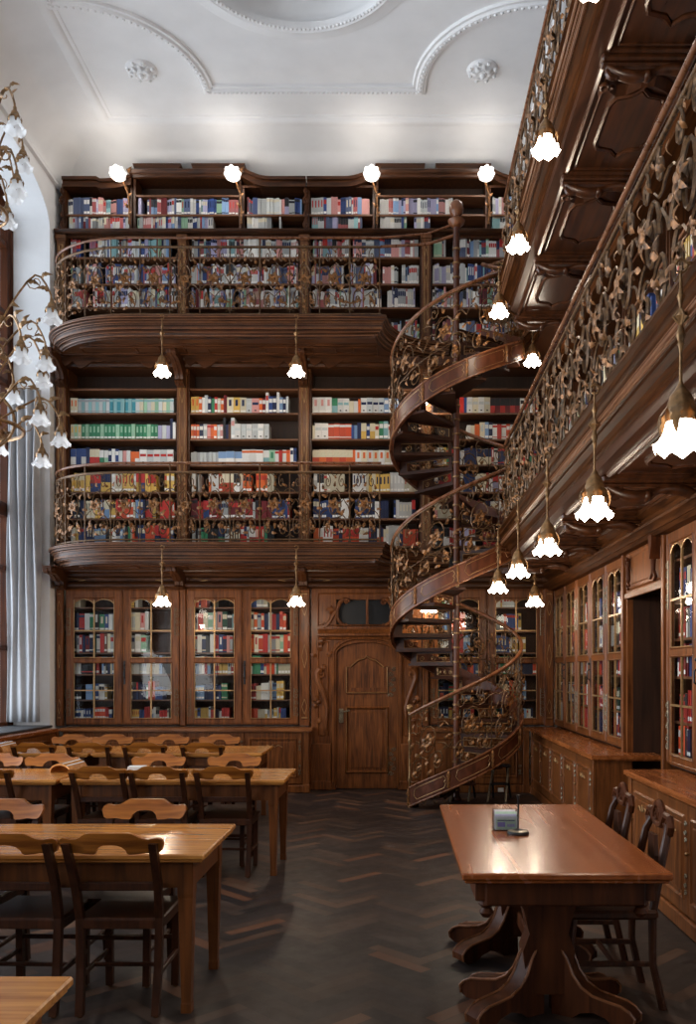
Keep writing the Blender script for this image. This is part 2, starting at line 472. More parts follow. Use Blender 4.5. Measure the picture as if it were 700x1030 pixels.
def ceiling():
    mb = MB()
    INX, INY = .84, .86
    x0, x1, y0, y1 = X0+INX, X1-INX, Y0+INY, Y1-INY
    # cove: quarter ellipse from the walls to the flat
    n = 12
    ringz = []
    for i in range(n+1):
        a = pi/2*i/n
        k = 1-cos(a); z = ZW+(ZC-ZW)*sin(a)
        ringz.append(([(X0+INX*k, Y0+INY*k), (X1-INX*k, Y0+INY*k), (X1-INX*k, Y1-INY*k), (X0+INX*k, Y1-INY*k)], z))
    vs = []
    for pts, z in ringz: vs += [(p[0], p[1], z) for p in pts]
    fs = []
    for i in range(n):
        for j in range(4): fs.append((i*4+j, i*4+(j+1) % 4, (i+1)*4+(j+1) % 4, (i+1)*4+j))
    mb.add(vs, fs)
    # flat with a round recess
    bm = bmesh.new()
    ov = [bm.verts.new(p) for p in [(x0, y0, ZC), (x1, y0, ZC), (x1, y1, ZC), (x0, y1, ZC)]]
    cx, cy, r = -1.04, 8.43, 1.17; N = 64
    iv = [bm.verts.new((cx+r*cos(2*pi*i/N), cy+r*sin(2*pi*i/N), ZC)) for i in range(N)]
    es = [bm.edges.new((ov[i], ov[(i+1) % 4])) for i in range(4)]+[bm.edges.new((iv[i], iv[(i+1) % N])) for i in range(N)]
    bmesh.ops.triangle_fill(bm, edges=es, use_beauty=True)
    bm.verts.index_update()
    mb.add([v.co.copy() for v in bm.verts], [[v.index for v in f.verts] for f in bm.faces if (f.calc_center_median().xy-Vector((cx, cy))).length > r*.98])
    bm.free()
    top = [(cx+r*cos(2*pi*i/N), cy+r*sin(2*pi*i/N)) for i in range(N)]
    mb.add([(p[0], p[1], ZC) for p in top]+[(p[0], p[1], ZC+.3) for p in top], [(i, (i+1) % N, N+(i+1) % N, N+i) for i in range(N)]+[list(range(N, 2*N))])
    o = struct('ceiling', mb, M['wall'], 30, 'white coved plaster ceiling')
    return x0, x1, y0, y1
cx0, cx1, cy0, cy1 = ceiling()
# roof slab above so no daylight leaks in
mb = MB(); mb.box(X0-.8, X1+.4, Y0-.3, Y1+.4, ZC+.35, ZC+.5); mb.box(X0-.8, X0-.1, Y0-.3, Y1+.4, ZW, ZC+.5); mb.box(X1+.1, X1+.4, Y0-.3, Y1+.4, ZW, ZC+.5); mb.box(X0-.8, X1+.4, Y1+.1, Y1+.4, ZW, ZC+.5)
struct('trim_1', mb, M['wall'], 0, 'roof slab over the coved ceiling')
def trims():
    mb = MB()
    mb.sweep([(cx0, cy0), (cx1, cy0), (cx1, cy1), (cx0, cy1)], [(-.07, ZC+.001), (-.06, ZC-.03), (-.02, ZC-.045), (.02, ZC-.045), (.05, ZC-.03), (.07, ZC-.01), (.11, ZC-.01), (.12, ZC+.001)], True, -1)
    struct('trim_2', mb, M['wall'], 30, 'plaster frame moulding of the ceiling')
    mb = MB()
    mb.sweep([(X0, Y0), (X0, Y1)], [(0, ZW-.05), (.045, ZW-.04), (.05, ZW-.01), (.03, ZW+.02), (.04, ZW+.04), (0, ZW+.06)], False, 1)
    struct('trim_3', mb, M['wall'], 30, 'plaster moulding above the window arches')
    # inner panel moulding with quarter round notches
    path = []
    def arc(c, r, a0, a1, n=14):
        return [(c[0]+r*cos(radians(a0+(a1-a0)*i/n)), c[1]+r*sin(radians(a0+(a1-a0)*i/n))) for i in range(n+1)]
    cxm = -1.02; rr = 1.33; xa, xb = -3.65, 1.61; ya, yb = 10.56, 2.0
    path += [(xa+rr, ya+.05)]+arc((xa, ya), rr, 0, -90)+[(xa-.05, ya-rr)]
    path += [(xa-.05, yb+rr)]+arc((xa, yb), rr, 90, 0)+[(xa+rr, yb-.05), (xb-rr, yb-.05)]+arc((xb, yb), rr, 180, 90)+[(xb+.05, yb+rr), (xb+.05, ya-rr)]+arc((xb, ya), rr, -90, -180)+[(xb-rr, ya+.05)]
    mb = MB()
    mb.sweep(path, [(-.09, ZC+.001), (-.08, ZC-.03), (-.05, ZC-.03), (-.03, ZC-.05), (.03, ZC-.05), (.05, ZC-.03), (.07, ZC-.03), (.08, ZC+.001)], True, 1)
    # egg and leaf enrichment
    k = len(path)
    for i in range(k):
        a, b = Vector(path[i]), Vector(path[(i+1) % k]); d = (b-a).length
        if max(a.y, b.y) < 7.5: continue
        m = max(1, int(d/.055))
        for j in range(m):
            p = a.lerp(b, (j+.5)/m)
            if p.y < 8: continue
            mb.ball((p.x, p.y, ZC-.05), .021, 6, 4, (1, 1, .8))
    struct('trim_4', mb, M['wall'], 30, 'enriched plaster panel moulding with rounded notched corners')
    mb = MB(); N = 72
    ring = [(-1.04+1.17*cos(2*pi*i/N), 8.43+1.17*sin(2*pi*i/N)) for i in range(N)]
    mb.sweep(ring, [(-.05, ZC+.03), (-.05, ZC-.04), (.0, ZC-.06), (.05, ZC-.04), (.1, ZC-.03), (.16, ZC-.02), (.17, ZC+.001)], True, 1)
    for i in range(150):
        a = 2*pi*i/150; mb.ball((-1.04+1.135*cos(a), 8.43+1.135*sin(a), ZC-.045), .018, 6, 4)
    struct('trim_5', mb, M['wall'], 30, 'round beaded plaster rim in the ceiling')
    for i, (x, y, w) in enumerate([(-3.03, 10.27, 'left'), (1.02, 10.27, 'right')]):
        mb = MB()
        mb.lathe([(.001, ZC-.06), (.05, ZC-.07), (.09, ZC-.04), (.15, ZC-.035), (.175, ZC-.02), (.19, ZC+.001)], (x, y, 0), 20)
        for j in range(8):
            a = 2*pi*j/8
            mb.leaf((x+.03*cos(a), y+.03*sin(a), ZC-.05), (cos(a), sin(a), .1), (0, 0, -1), .12, .08)
            mb.ball((x+.155*cos(a+.39), y+.155*sin(a+.39), ZC-.04), .022, 6, 4)
        mb.ball((x, y, ZC-.075), .035, 10, 6)
        tag(mb.build('ceiling_rosette', M['wall']), 'white plaster flower rosette in the %s corner of the ceiling' % w, 'rosette', 'plaster ceiling rosettes')
trims()

# windows, sills, curtain
for i, (a, b) in enumerate(NICHE):
    mb = MB()
    X = X0-.56
    ap = arch_pts(a, b, ZS, ZA)
    mb.m = 0
    # outer arched frame + transoms + mullions
    outer = [(a, ZSILL)]+ap+[(b, ZSILL)]
    c = (a+b)/2
    for q in range(len(outer)):
        p1, p2 = outer[q], outer[(q+1) % len(outer)]
        mb.tube([(X, p1[0], p1[1]), (X, p2[0], p2[1])], .075, 4)
    for y in (a+.07, c-.02, b-.07): mb.box(X-.05, X+.05, y-.05, y+.05, ZSILL, ZS+(.45 if abs(y-c) < .1 else .1))
    for z in (1.9, 2.95, 3.72, 4.6, 5.4, 6.3, 7.2): mb.box(X-.045, X+.045, a, b, z-(.09 if z == 3.72 else .03), z+(.09 if z == 3.72 else .03))
    for y in ((a+c)/2, (c+b)/2): mb.box(X-.03, X+.03, y-.025, y+.025, ZSILL, ZS+.3)
    w = struct('window_%d' % (i+1), mb, M['redwood'], 30, 'tall brown framed arched window')
    g = MB(); g.add([(X, p[0], p[1]) for p in outer], [list(range(len(outer)))])
    g.build('window_pane', M['wglass'], w)
    s_ = MB(); s_.box(X-.0, X0+.04, a, b, ZSILL, ZSILL+.03, .008); s_.build('window_sill', M['sill'], w)

def curtain():
    mb = MB(); z0, z1 = .93, 5.3
    n = 60; rows = 14; vs = []
    for j in range(rows+1):
        z = z1+(z0-z1)*j/rows
        for i in range(n+1):
            u = i/n; am = .035+.02*sin(j*.35)
            x = -5.12+.43*u+.012*sin(j*.7+u*9); y = 11.36+am*sin(u*2*pi*4.2+.5*sin(j*.4))
            vs.append((x, y, z))
    fs = [(j*(n+1)+i, j*(n+1)+i+1, (j+1)*(n+1)+i+1, (j+1)*(n+1)+i) for j in range(rows) for i in range(n)]
    mb.add(vs, fs)
    o = mb.build('curtain', M['curtain'], None, 80)
    sm = o.modifiers.new('s', 'SOLIDIFY'); sm.thickness = .004
    tag(o, 'long white curtain hanging in folds beside the window', 'curtain')
    r = MB(); r.tube([(-5.14, 11.36, 5.31), (-4.7, 11.36, 5.31)], .012, 8); r.build('curtain_rod', M['brass'], o, world=False)
curtain()
# ------------------------------------------------------------------ ornament helpers
def spiral(cx, cy, r, turns, a0, d=1, n=None, r_end=.12):
    n = n or int(11*turns)+4
    out = []
    for i in range(n+1):
        t = i/n; rr = r*(1-t)+r*r_end*t; a = a0+d*2*pi*turns*t
        out.append((cx+rr*cos(a), cy+rr*sin(a)))
    return out
def scroll_lines(v):
    # wrought scrolls of one railing panel in the unit square
    L = []
    mir = v % 2 == 1
    L.append((spiral(.27, .86, .105, 1.4, pi/2, -1), .8))
    L.append((spiral(.73, .86, .105, 1.4, pi/2, 1), .8))
    L.append(([(.27, .965), (.38, .985), (.5, .93), (.62, .985), (.73, .965)], .8))
    L.append((spiral(.52, .52, .235, 1.9, pi*1.05, -1), 1))
    L.append((spiral(.25, .2, .16, 1.5, pi*.55, 1), 1))
    L.append((spiral(.74, .19, .145, 1.4, pi*.6, -1), .9))
    L.append(([(.0, .42), (.06, .50), (.14, .55), (.20, .60), (.285, .555)], .9))
    L.append(([(1, .62), (.9, .7), (.8, .72), (.72, .64)], .8))
    L.append(([(.24, .36), (.38, .33), (.5, .26), (.62, .30), (.70, .33)], .8))
    L.append(([(0, .76), (.12, .74), (.2, .70), (.33, .70), (.45, .76)], .7))
    L.append(([(1, .3), (.93, .38), (.84, .42), (.75, .44)], .7))
    L.append(([(.0, .12), (.05, .06), (.14, .04)], .7))
    if mir: L = [([(1-p[0], p[1]) for p in pts], r) for pts, r in L]
    return L
def scroll_flora(mb, v, W, H):
    mir = v % 2 == 1
    def X(x): return (1-x if mir else x)*W
    rr = random.Random(v)
    fl = (X(.52), 0, .51*H)
    for k in range(6):
        a = 2*pi*k/6+.3; mb.leaf((fl[0], -.006, fl[2]), (cos(a), -.35, sin(a)), (0, -1, 0), .1, .062)
    mb.ball((fl[0], -.022, fl[2]), .017, 6, 4)
    for (x, y, a, L) in [(.3, .36, 2.2, .11), (.3, .36, .7, .10), (.22, .18, .6, .09), (.22, .18, 3.6, .1), (.75, .2, 1.9, .1), (.75, .2, 5.2, .09), (.76, .62, .9, .09), (.5, .78, 1.57, .08), (.12, .56, 2.6, .08), (.9, .45, .3, .08), (.5, .25, 4.6, .09), (.62, .1, 3.3, .09), (.1, .78, .9, .08), (.88, .74, 1.9, .08), (.45, .9, 1.2, .06)]:
        a += rr.uniform(-.4, .4); ax = cos(a)*(-1 if mir else 1)
        mb.leaf((X(x), -.003, y*H), (ax, rr.uniform(-.5, .1), sin(a)), (0, -1, 0), L*.9, L*.5)
    for (x, y) in [(.3, .2), (.74, .19)]:
        for k in range(5):
            a = 2*pi*k/5+rr.random(); mb.leaf((X(x), -.004, y*H), (cos(a), -.3, sin(a)), (0, -1, 0), .045, .03)
def scroll_panel(fn, v, W, H, parent, r=.008, name='scroll_panel'):
    mb = MB(fn=fn)
    for pts, k in scroll_lines(v):
        mb.tube([(p[0]*W, 0, p[1]*H) for p in pts], r*k, 4)
    o = mb.build(name, M['iron'], parent, 60)
    m2 = MB(fn=fn); scroll_flora(m2, v, W, H)
    l = m2.build('leaf_spray', M['leaf'], o, 70); l['kind'] = 'stuff'
    l.location = (0, 0, 0)
    return o
def post(fn, x, H, parent, r=.0085, name='baluster'):
    mb = MB(fn=fn)
    z = [0, .02, .05, .28*H, .3*H, .3*H+.025, .3*H+.05, .6*H, .62*H, .62*H+.025, .62*H+.05, H]
    rr = [r*1.8, r*1.8, r, r, r*1.6, r*2.1, r, r, r*1.6, r*2.1, r, r]
    mb.tube([(x, 0, q) for q in z], rr, 6)
    return mb.build(name, M['iron'], parent, 50)
def carve_scroll(mb, pts, r0, r1, n=6):
    k = len(pts); mb.tube(pts, [r0+(r1-r0)*i/(k-1) for i in range(k)], n)

# ------------------------------------------------------------------ balconies and galleries
def ell_path():
    pts = [(-4.54, 11.66)]
    a, b = 1.19, .85
    for i in range(0, 13):
        t = pi/2*i/12
        pts.append((-3.36-a*cos(t)+.01, YF+b-b*sin(t)))
    return pts
def hole_arc(a0, a1, n=18, r=HOLE):
    return [(SX+r*cos(radians(a0+(a1-a0)*i/n)), SY+r*sin(radians(a0+(a1-a0)*i/n))) for i in range(n+1)]
A_BACK = 180-math.degrees(math.asin((YF-SY)/HOLE))
A_RIGHT = -math.degrees(math.acos((XE-SX)/HOLE))
PB = ell_path()+hole_arc(A_BACK, 92)
PR = [(XE, 1.6)]+hole_arc(A_RIGHT, 88)
def fascia_prof(z, deep):
    return [(-.12, z), (.02, z), (.055, z-.004), (.06, z-.028), (.035, z-.04), (.035, z-.065), (.012, z-.075), (.0, z-.085), (.0, z-.145), (-.02, z-.155), (-.02, z-.175), (-.06, z-.19), (-.075, z-.21), (-.075, z-.23), (-.13, z-.235), (-.15, z-deep)]
def poly_slab(mb, path, tail, z0, z1):
    mb.prism([(p[0], p[1]) for p in path]+tail, z0, z1, 'z')

def path_len(P):
    L = [0]
    for a, b in zip(P, P[1:]): L.append(L[-1]+(Vector(b)-Vector(a)).length)
    return L
def path_fn(P, s0, z0, side=1, off=0):
    L = path_len(P)
    def fn(p):
        s = s0+p.x
        s = min(max(s, 0), L[-1]-1e-6)
        i = max(j for j in range(len(L)) if L[j] <= s)
        i = min(i, len(P)-2)
        a, b = Vector(P[i]), Vector(P[i+1]); t = (s-L[i])/max(1e-9, L[i+1]-L[i])
        q = a.lerp(b, t)
        def nrm(k):
            k = min(max(k, 0), len(P)-2)
            d = (Vector(P[k+1])-Vector(P[k])).normalized(); return Vector((d.y, -d.x))
        n = (nrm(i)*(1-abs(t-.5))+nrm(i+1 if t > .5 else i-1)*abs(t-.5)).normalized()*side
        q = q+n*(off-p.y)
        return (q.x, q.y, z0+p.z)
    return fn, L[-1]

PIL = [62.5, 184, 306.5, 428.5, 551.5]          # pilaster centres in the photo
PILX = [bx(p) for p in PIL]

def console(mb, fn_xf, L, H, w):
    # scrolled bracket, profile in (out, z), hanging from z=0 against out=0
    m2 = MB(xf=fn_xf)
    pr = [(0, 0), (L, 0), (L+.01, -.03), (L, -.07), (L-.05, -.095), (L-.1, -.085), (L*.62, -.1), (L*.42, -.16), (L*.28, -H*.62), (L*.24, -H*.8), (L*.3, -H*.9), (L*.22, -H), (0, -H)]
    m2.prism([(-p[0], p[1]) for p in pr], -w/2, w/2, 'x')
    sp = spiral(-(L-.05), -.05, .05, 1.2, 0, 1)
    for sx in (-w/2-.004, w/2+.004): m2.tube([(sx, p[0], p[1]) for p in sp], .007, 5)
    m2.tube([(0, -p[0]-.006, p[1]) for p in pr[2:12]], .012, 6)
    mb.v += m2.v; o = len(mb.v)-len(m2.v)
    mb.f += [[i+o for i in f] for f in m2.f]; mb.c += m2.c; mb.mi += m2.mi

def back_balcony(level, z, label, zwall):
    t = thing('balcony', label, 'balcony', (-2, 11.2, z))
    mb = MB(); poly_slab(mb, PB, [(SX, YB), (-4.6, YB)], z-.05, z-.001); mb.build('deck', M['carved_h'], t, 0)
    mb = MB(); mb.sweep(PB, fascia_prof(z, .25), False, -1 if False else 1)
    mb.build('fascia', M['carved_h'], t, 30)
    fb, Lb = path_fn(PB, 0, 0)
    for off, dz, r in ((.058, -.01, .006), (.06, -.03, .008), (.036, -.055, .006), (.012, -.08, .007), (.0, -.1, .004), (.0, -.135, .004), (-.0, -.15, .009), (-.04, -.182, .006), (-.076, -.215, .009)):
        mb = MB(); mb.tube([fb(Vector((Lb*i/90, 0-off, z+dz))) for i in range(91)], r, 5); mb.build('edge_bead', M['bead'], t, 60)  # fascia beads, their light oak standing in for highlight lines
    # soffit boards with recessed lozenge panels
    mb = MB()
    ins = MB()
    P2 = []
    fn, Ln = path_fn(PB, 0, 0)
    for i in range(61):
        q = fn(Vector((Ln*i/60, .09, 0))); P2.append((q[0], q[1]))
    poly_slab(mb, P2, [(SX, YB), (-4.6, YB)], z-.25, z-.2)
    for Y in (10.98, 11.06, 11.3, 11.42): mb.tube([(-3.9 if Y < 11.1 else -4.4, Y, z-.252), (-.25, Y, z-.252)], .016, 6)
    for i in range(4):
        a, b_ = PILX[i]+.16, min(PILX[i+1]-.16, -.25)
        if b_ < a: continue
        for X in (a, b_): mb.tube([(X, 11.02, z-.252), (X, 11.36, z-.252)], .014, 6)
        o = [(a+.3, 11.1), (a+.38, 11.06), (b_-.38, 11.06), (b_-.3, 11.1), (b_-.3, 11.24), (b_-.38, 11.28), (a+.38, 11.28), (a+.3, 11.24), (a+.3, 11.1)]
        mb.tube([(p[0], p[1], z-.254) for p in o], .012, 6)
    mb.build('soffit', M['carved_h'], t, 30)
    # wall cornice under the soffit
    mb = MB()
    path = [(-4.6, YB-.06), (2.0, YB-.06)]
    h = z-.25-zwall
    mb.box(-4.56, XW, YB-.08, YB+.03, zwall, z-.25)
    mb.sweep([(-4.56, YB-.08), (XW, YB-.08)], [(0, zwall+h), (.16, zwall+h), (.15, zwall+h-.03), (.07, zwall+h-.05), (.05, zwall+h-.08), (0, zwall+h-.09)], False, 1)
    mb.sweep([(-4.56, YB-.08), (XW, YB-.08)], [(0, zwall+.06), (.03, zwall+.05), (.05, zwall+.02), (.05, zwall-.01), (.02, zwall-.03), (0, zwall-.035)], False, 1)
    mb.build('cornice', M['carved_h'], t, 30)
    mb = MB()
    for i in range(4):
        a, b = PILX[i]+.1, PILX[i+1]-.1
        if level == 1:
            zc = (zwall+.06+z-.34)/2; hh = max(.02, (z-.34-zwall-.06)/2)
            mb.frame(a, b, zc-hh, zc+hh, YB-.081, .012, .01)
            mb.m = 1
            for s0, sg in ((a+.05, 1), (b-.05, -1)):
                mb.tube([(s0, YB-.086, zc+hh-.01), (s0+sg*.2, YB-.086, zc-.01), (s0+sg*.1, YB-.086, zc-hh+.01)], .0035, 4)
            mb.m = 0
        else:
            n = 48; pts = [(a, z-.25)]
            for k in range(n+1):
                u = abs(2*k/n-1)
                zz = zwall-.04-.085*(.5+.5*cos(pi*min(1, abs(u-.62)/.2)))-.05*(.5+.5*cos(pi*min(1, abs(u-.92)/.12)))-.016*abs(sin(u*16))
                pts.append((a+(b-a)*k/n, zz))
            pts.append((b, z-.25))
            mb.prism(pts, YB-.30, YB-.27)
    mb.build('frieze_panel' if level == 1 else 'scalloped_board', [M['carved_h'], M['gold']], t, 30)
    for i, x in enumerate(PILX[:4]):
        if i == 3: continue
        mb = MB()
        console(mb, Matrix.Translation((x+(.05 if i == 0 else 0), YB-.085, z-.25)), .55, .26 if level == 1 else .34, .11)
        mb.build('console', M['carved'], t, 40)
    # railing: own thing
    rz = z
    PBR = ell_path()+[(SX-HOLE-.01, YF)]
    tr = thing('balcony_railing', ('lower' if level == 1 else 'upper')+' wrought railing of gilded scrolls and leaves along the back balcony', 'railing', (-2, 11.2, z))
    fn0, Ln = path_fn(PBR, 0, rz, 1, -.03)
    n = 13; W = (Ln-.02)/n; H = .84
    for (nm, zz, r, mt) in (('bottom_bar', .035, .012, 'iron'), ('top_bar', .87, .017, 'iron'), ('handrail', .985, .016, 'rail')):
        mb = MB(fn=fn0); k = 80
        mb.tube([(Ln*i/k, 0, zz) for i in range(k+1)], r, 6); mb.build(nm, M[mt], tr, 60)
    for i in range(n+1):
        f, _ = path_fn(PBR, min(W*i, Ln-.002), rz, 1, -.03)
        post(f, 0, .98 if i % 3 == 0 else .87, tr, .010 if i % 3 == 0 else .0075)
    for i in range(n):
        f, _ = path_fn(PBR, W*i, rz+.035, 1, -.03)
        scroll_panel(f, i, W, H, tr)
back_balcony(1, Z1, 'lower balcony across the back wall with carved oak fascia', 2.74)
back_balcony(2, Z2, 'upper balcony across the back wall with carved oak fascia and scalloped board', 5.73)

def right_gallery(level, z, label):
    t = thing('gallery', label, 'gallery', (1.8, 6, z))
    mb = MB(); poly_slab(mb, PR, [(SX, YB), (2.6, YB), (2.6, 1.6)], z-.05, z-.001); mb.build('deck', M['carved_y'], t, 0)
    mb = MB(); mb.sweep(PR, fascia_prof(z, .30), False, -1)
    mb.build('fascia', M['carved_y'], t, 30)
    fb, Lb = path_fn(PR, 0, 0)
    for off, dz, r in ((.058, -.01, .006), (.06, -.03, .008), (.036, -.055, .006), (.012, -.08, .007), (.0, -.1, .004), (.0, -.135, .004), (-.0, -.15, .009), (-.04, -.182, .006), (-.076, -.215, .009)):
        mb = MB(); mb.tube([fb(Vector((Lb*i/90, 0-off, z+dz))) for i in range(91)], r, 5); mb.build('edge_bead', M['bead'], t, 60)  # gallery beads, highlights on the mouldings drawn as lighter strips
    mb = MB(); P2 = [(XE+.1, 1.6)]+hole_arc(-math.degrees(math.acos((XE+.1-SX)/(HOLE+.1))), 88, 18, HOLE+.1)
    poly_slab(mb, P2, [(SX, YB-.1), (XW+.1, YB-.1), (XW+.1, 1.6)], z-.30, z-.22)
    mb.build('soffit', M['soffit'], t, 0)
    # cross beams, framed octagon panels, carved ribbons
    Yp = [1.62, 3.0, 4.38, 5.77, 7.17, 8.58, 9.98, 11.3]
    zz = z-.30
    for y in Yp[1:7]:
        mb = MB(); mb.box(XE+.16, XW, y-.05, y+.05, zz-.05, zz, .012)
        mb.box(XE+.16, XW, y-.03, y+.03, zz-.075, zz-.05, .01)
        mb.build('cross_beam', M['soffit'], t, 0)
    for k in range(1, 6):
        ya, yb = Yp[k]+.07, Yp[k+1]-.07
        xa, xb = XE+.2, XW-.05
        mb = MB()
        F4 = lambda x0, x1, y0, y1, w, h: [mb.prism([(y0-.0, 0), (y0+w, 0), (y0+w/2, -h)], x0, x1, 'x') for _ in (0,)]
        def bar(x0, y0, x1, y1, r):
            mb.tube([(x0, y0, zz-.004), (x1, y1, zz-.004)], r, 6)
        for (a, b, c, d) in ((xa, ya, xb, ya), (xb, ya, xb, yb), (xb, yb, xa, yb), (xa, yb, xa, ya)): bar(a, b, c, d, .022)
        for (a, b, c, d) in ((xa+.05, ya+.05, xb-.05, ya+.05), (xb-.05, ya+.05, xb-.05, yb-.05), (xb-.05, yb-.05, xa+.05, yb-.05), (xa+.05, yb-.05, xa+.05, ya+.05)): bar(a, b, c, d, .01)
        cxm = (xa+xb)/2; cy_ = (ya+yb)/2
        o = [(-.2, -.22), (-.17, -.3), (-.06, -.33), (0, -.4), (.06, -.33), (.17, -.3), (.2, -.22), (.2, .22), (.17, .3), (.06, .33), (0, .4), (-.06, .33), (-.17, .3), (-.2, .22)]
        pts = [(cxm+p[0], cy_+p[1], zz-.006) for p in o]; pts.append(pts[0]); mb.tube(pts, .021, 6)
        mb.prism([(cxm+p[0]*.9, cy_+p[1]*.9) for p in o], zz-.012, zz+.01, 'z')
        mb.build('soffit_panel', M['soffit'], t, 40)
        mb = MB()
        yy = ya+.16
        rb = [(cxm-.32, yy+.03), (cxm-.26, yy-.03), (cxm-.2, yy+.03), (cxm-.12, yy+.02), (cxm-.04, yy-.05), (cxm+.05, yy-.07), (cxm+.14, yy-.02), (cxm+.2, yy+.03)]
        for a, b in zip(rb, rb[1:]):
            mb.add([(a[0], a[1], zz-.01), (b[0], b[1], zz-.01), (b[0], b[1]+.07, zz-.045), (a[0], a[1]+.07, zz-.045), (a[0], a[1]+.02, zz-.005), (b[0], b[1]+.02, zz-.005)], [(0, 1, 2, 3), (3, 2, 5, 4), (4, 5, 1, 0)])
        carve_scroll(mb, [(cxm+.25, yy+.42, zz-.02), (cxm+.25, yy+.2, zz-.03), (cxm+.27, yy+.06, zz-.035), (cxm+.23, yy+.0, zz-.03)], .014, .03)
        carve_scroll(mb, [(p[0], p[1], zz-.03) for p in spiral(cxm-.28, yy+.02, .05, 1.3, 0, 1)], .016, .01)
        mb.build('carved_ribbon', M['soffit'], t, 40)
    # wall beam with cornice
    mb = MB(); mb.box(XW-.1, 2.6, 1.6, YB-.1, zz-.17, zz, .01)
    mb.sweep([(XW-.1, YB-.1), (XW-.1, 1.6)], [(0, zz), (.06, zz), (.05, zz-.03), (.02, zz-.05), (0, zz-.06)], False, 1)
    if level == 1:
        mb.sweep([(XW-.05, YB-.1), (XW-.05, 1.6)], [(-.05, zz-.12), (.10, zz-.125), (.12, zz-.14), (.115, zz-.16), (.08, zz-.18), (.06, zz-.20), (.05, zz-.20), (.02, zz-.225), (-.05, zz-.23)], False, 1)
    mb.build('wall_beam', M['carved_y'], t, 30)
    # S scroll consoles lying under the soffit
    if True:
        for y in Yp[1:7]:
            mb = MB()
            pts = []
            for i in range(25):
                u = i/24
                pts.append((XW-.06-u*(XW-XE-.26), y, zz-.13+.05*sin(u*2*pi*1.0)-(.05 if u < .5 else .0)*(1-2*u)+.06*u))
            mb.tube(pts, [.022+.02*abs(sin(i/24*pi*2)) for i in range(25)], 8)
            mb.tube([(p[0], y, p[1]) for p in spiral(XE+.24, zz-.1, .06, 1.3, pi*.3, -1)], .02, 6)
            mb.ball((XW-.45, y, zz-.13), .042, 8, 6)
            mb.build('console', M['soffit'], t, 50)
    tr = thing('gallery_railing', ('lower' if level == 1 else 'upper')+' wrought railing of gilded scrolls and leaves along the right gallery', 'railing', (XE, 6, z))
    PRR = [(XE, hole_arc(A_RIGHT, 88)[0][1]-.02), (XE, 2.4 if level == 1 else 3.4)]
    fn0, Ln = path_fn(PRR, 0, z, 1, -.03)
    for (nm, zz_, r, mt) in (('bottom_bar', .035, .012, 'iron'), ('top_bar', .87, .014, 'iron'), ('handrail', .965, .019, 'rail')):
        mb = MB(fn=fn0); mb.tube([(Ln*i/8, 0, zz_) for i in range(9)], r, 8); mb.build(nm, M[mt], tr, 60)
    n = round(Ln/.49); W = Ln/n; H = .84
    protos = {}
    for i in range(n+1):
        y = PRR[0][1]-W*i
        post(lambda p, y=y: (XE+.03, y, z+p.z), 0, .96 if i % 3 == 0 else .87, tr, .014 if i % 3 == 0 else .011)
        if i < n: post(lambda p, y=y: (XE+.03, y-W*.5, z+p.z), 0, .87, tr, .007)
    for i in range(n):
        v = i % 4
        y = PRR[0][1]-W*i
        if v not in protos:
            o = scroll_panel(lambda p, y=y: (XE+.03+p.y*1.3, y-p.x, z+.035+p.z), v, W, H, tr, .0095)
            protos[v] = (o, y)
        else:
            o0, y00 = protos[v]
            o = o0.copy(); C.objects.link(o); o.parent = tr; o.location = (0, y-y00, 0)
            l0 = [c for c in C.objects if c.parent == o0][0]
            l = l0.copy(); C.objects.link(l); l.parent = o
    # lamp arms
    for y in LAMP_Y[level]:
        mb = MB(); mb.tube([(XE+.04, y, z-.02), (1.12, y, z-.02)], .008, 6); mb.tube([(1.12, y, z-.02), (1.1, y, z-.0), (1.095, y, z-.03)], .006, 6)
        mb.build('lamp_arm', M['brass'], tr, 50)
LAMP_Y = {1: [3.35, 4.81, 6.32, 7.84, 9.38], 2: [4.85, 6.38, 7.84, 9.30]}
right_gallery(1, Z1, 'lower gallery along the right wall with moulded oak fascia')
right_gallery(2, Z2, 'upper gallery along the right wall with panelled oak soffit')

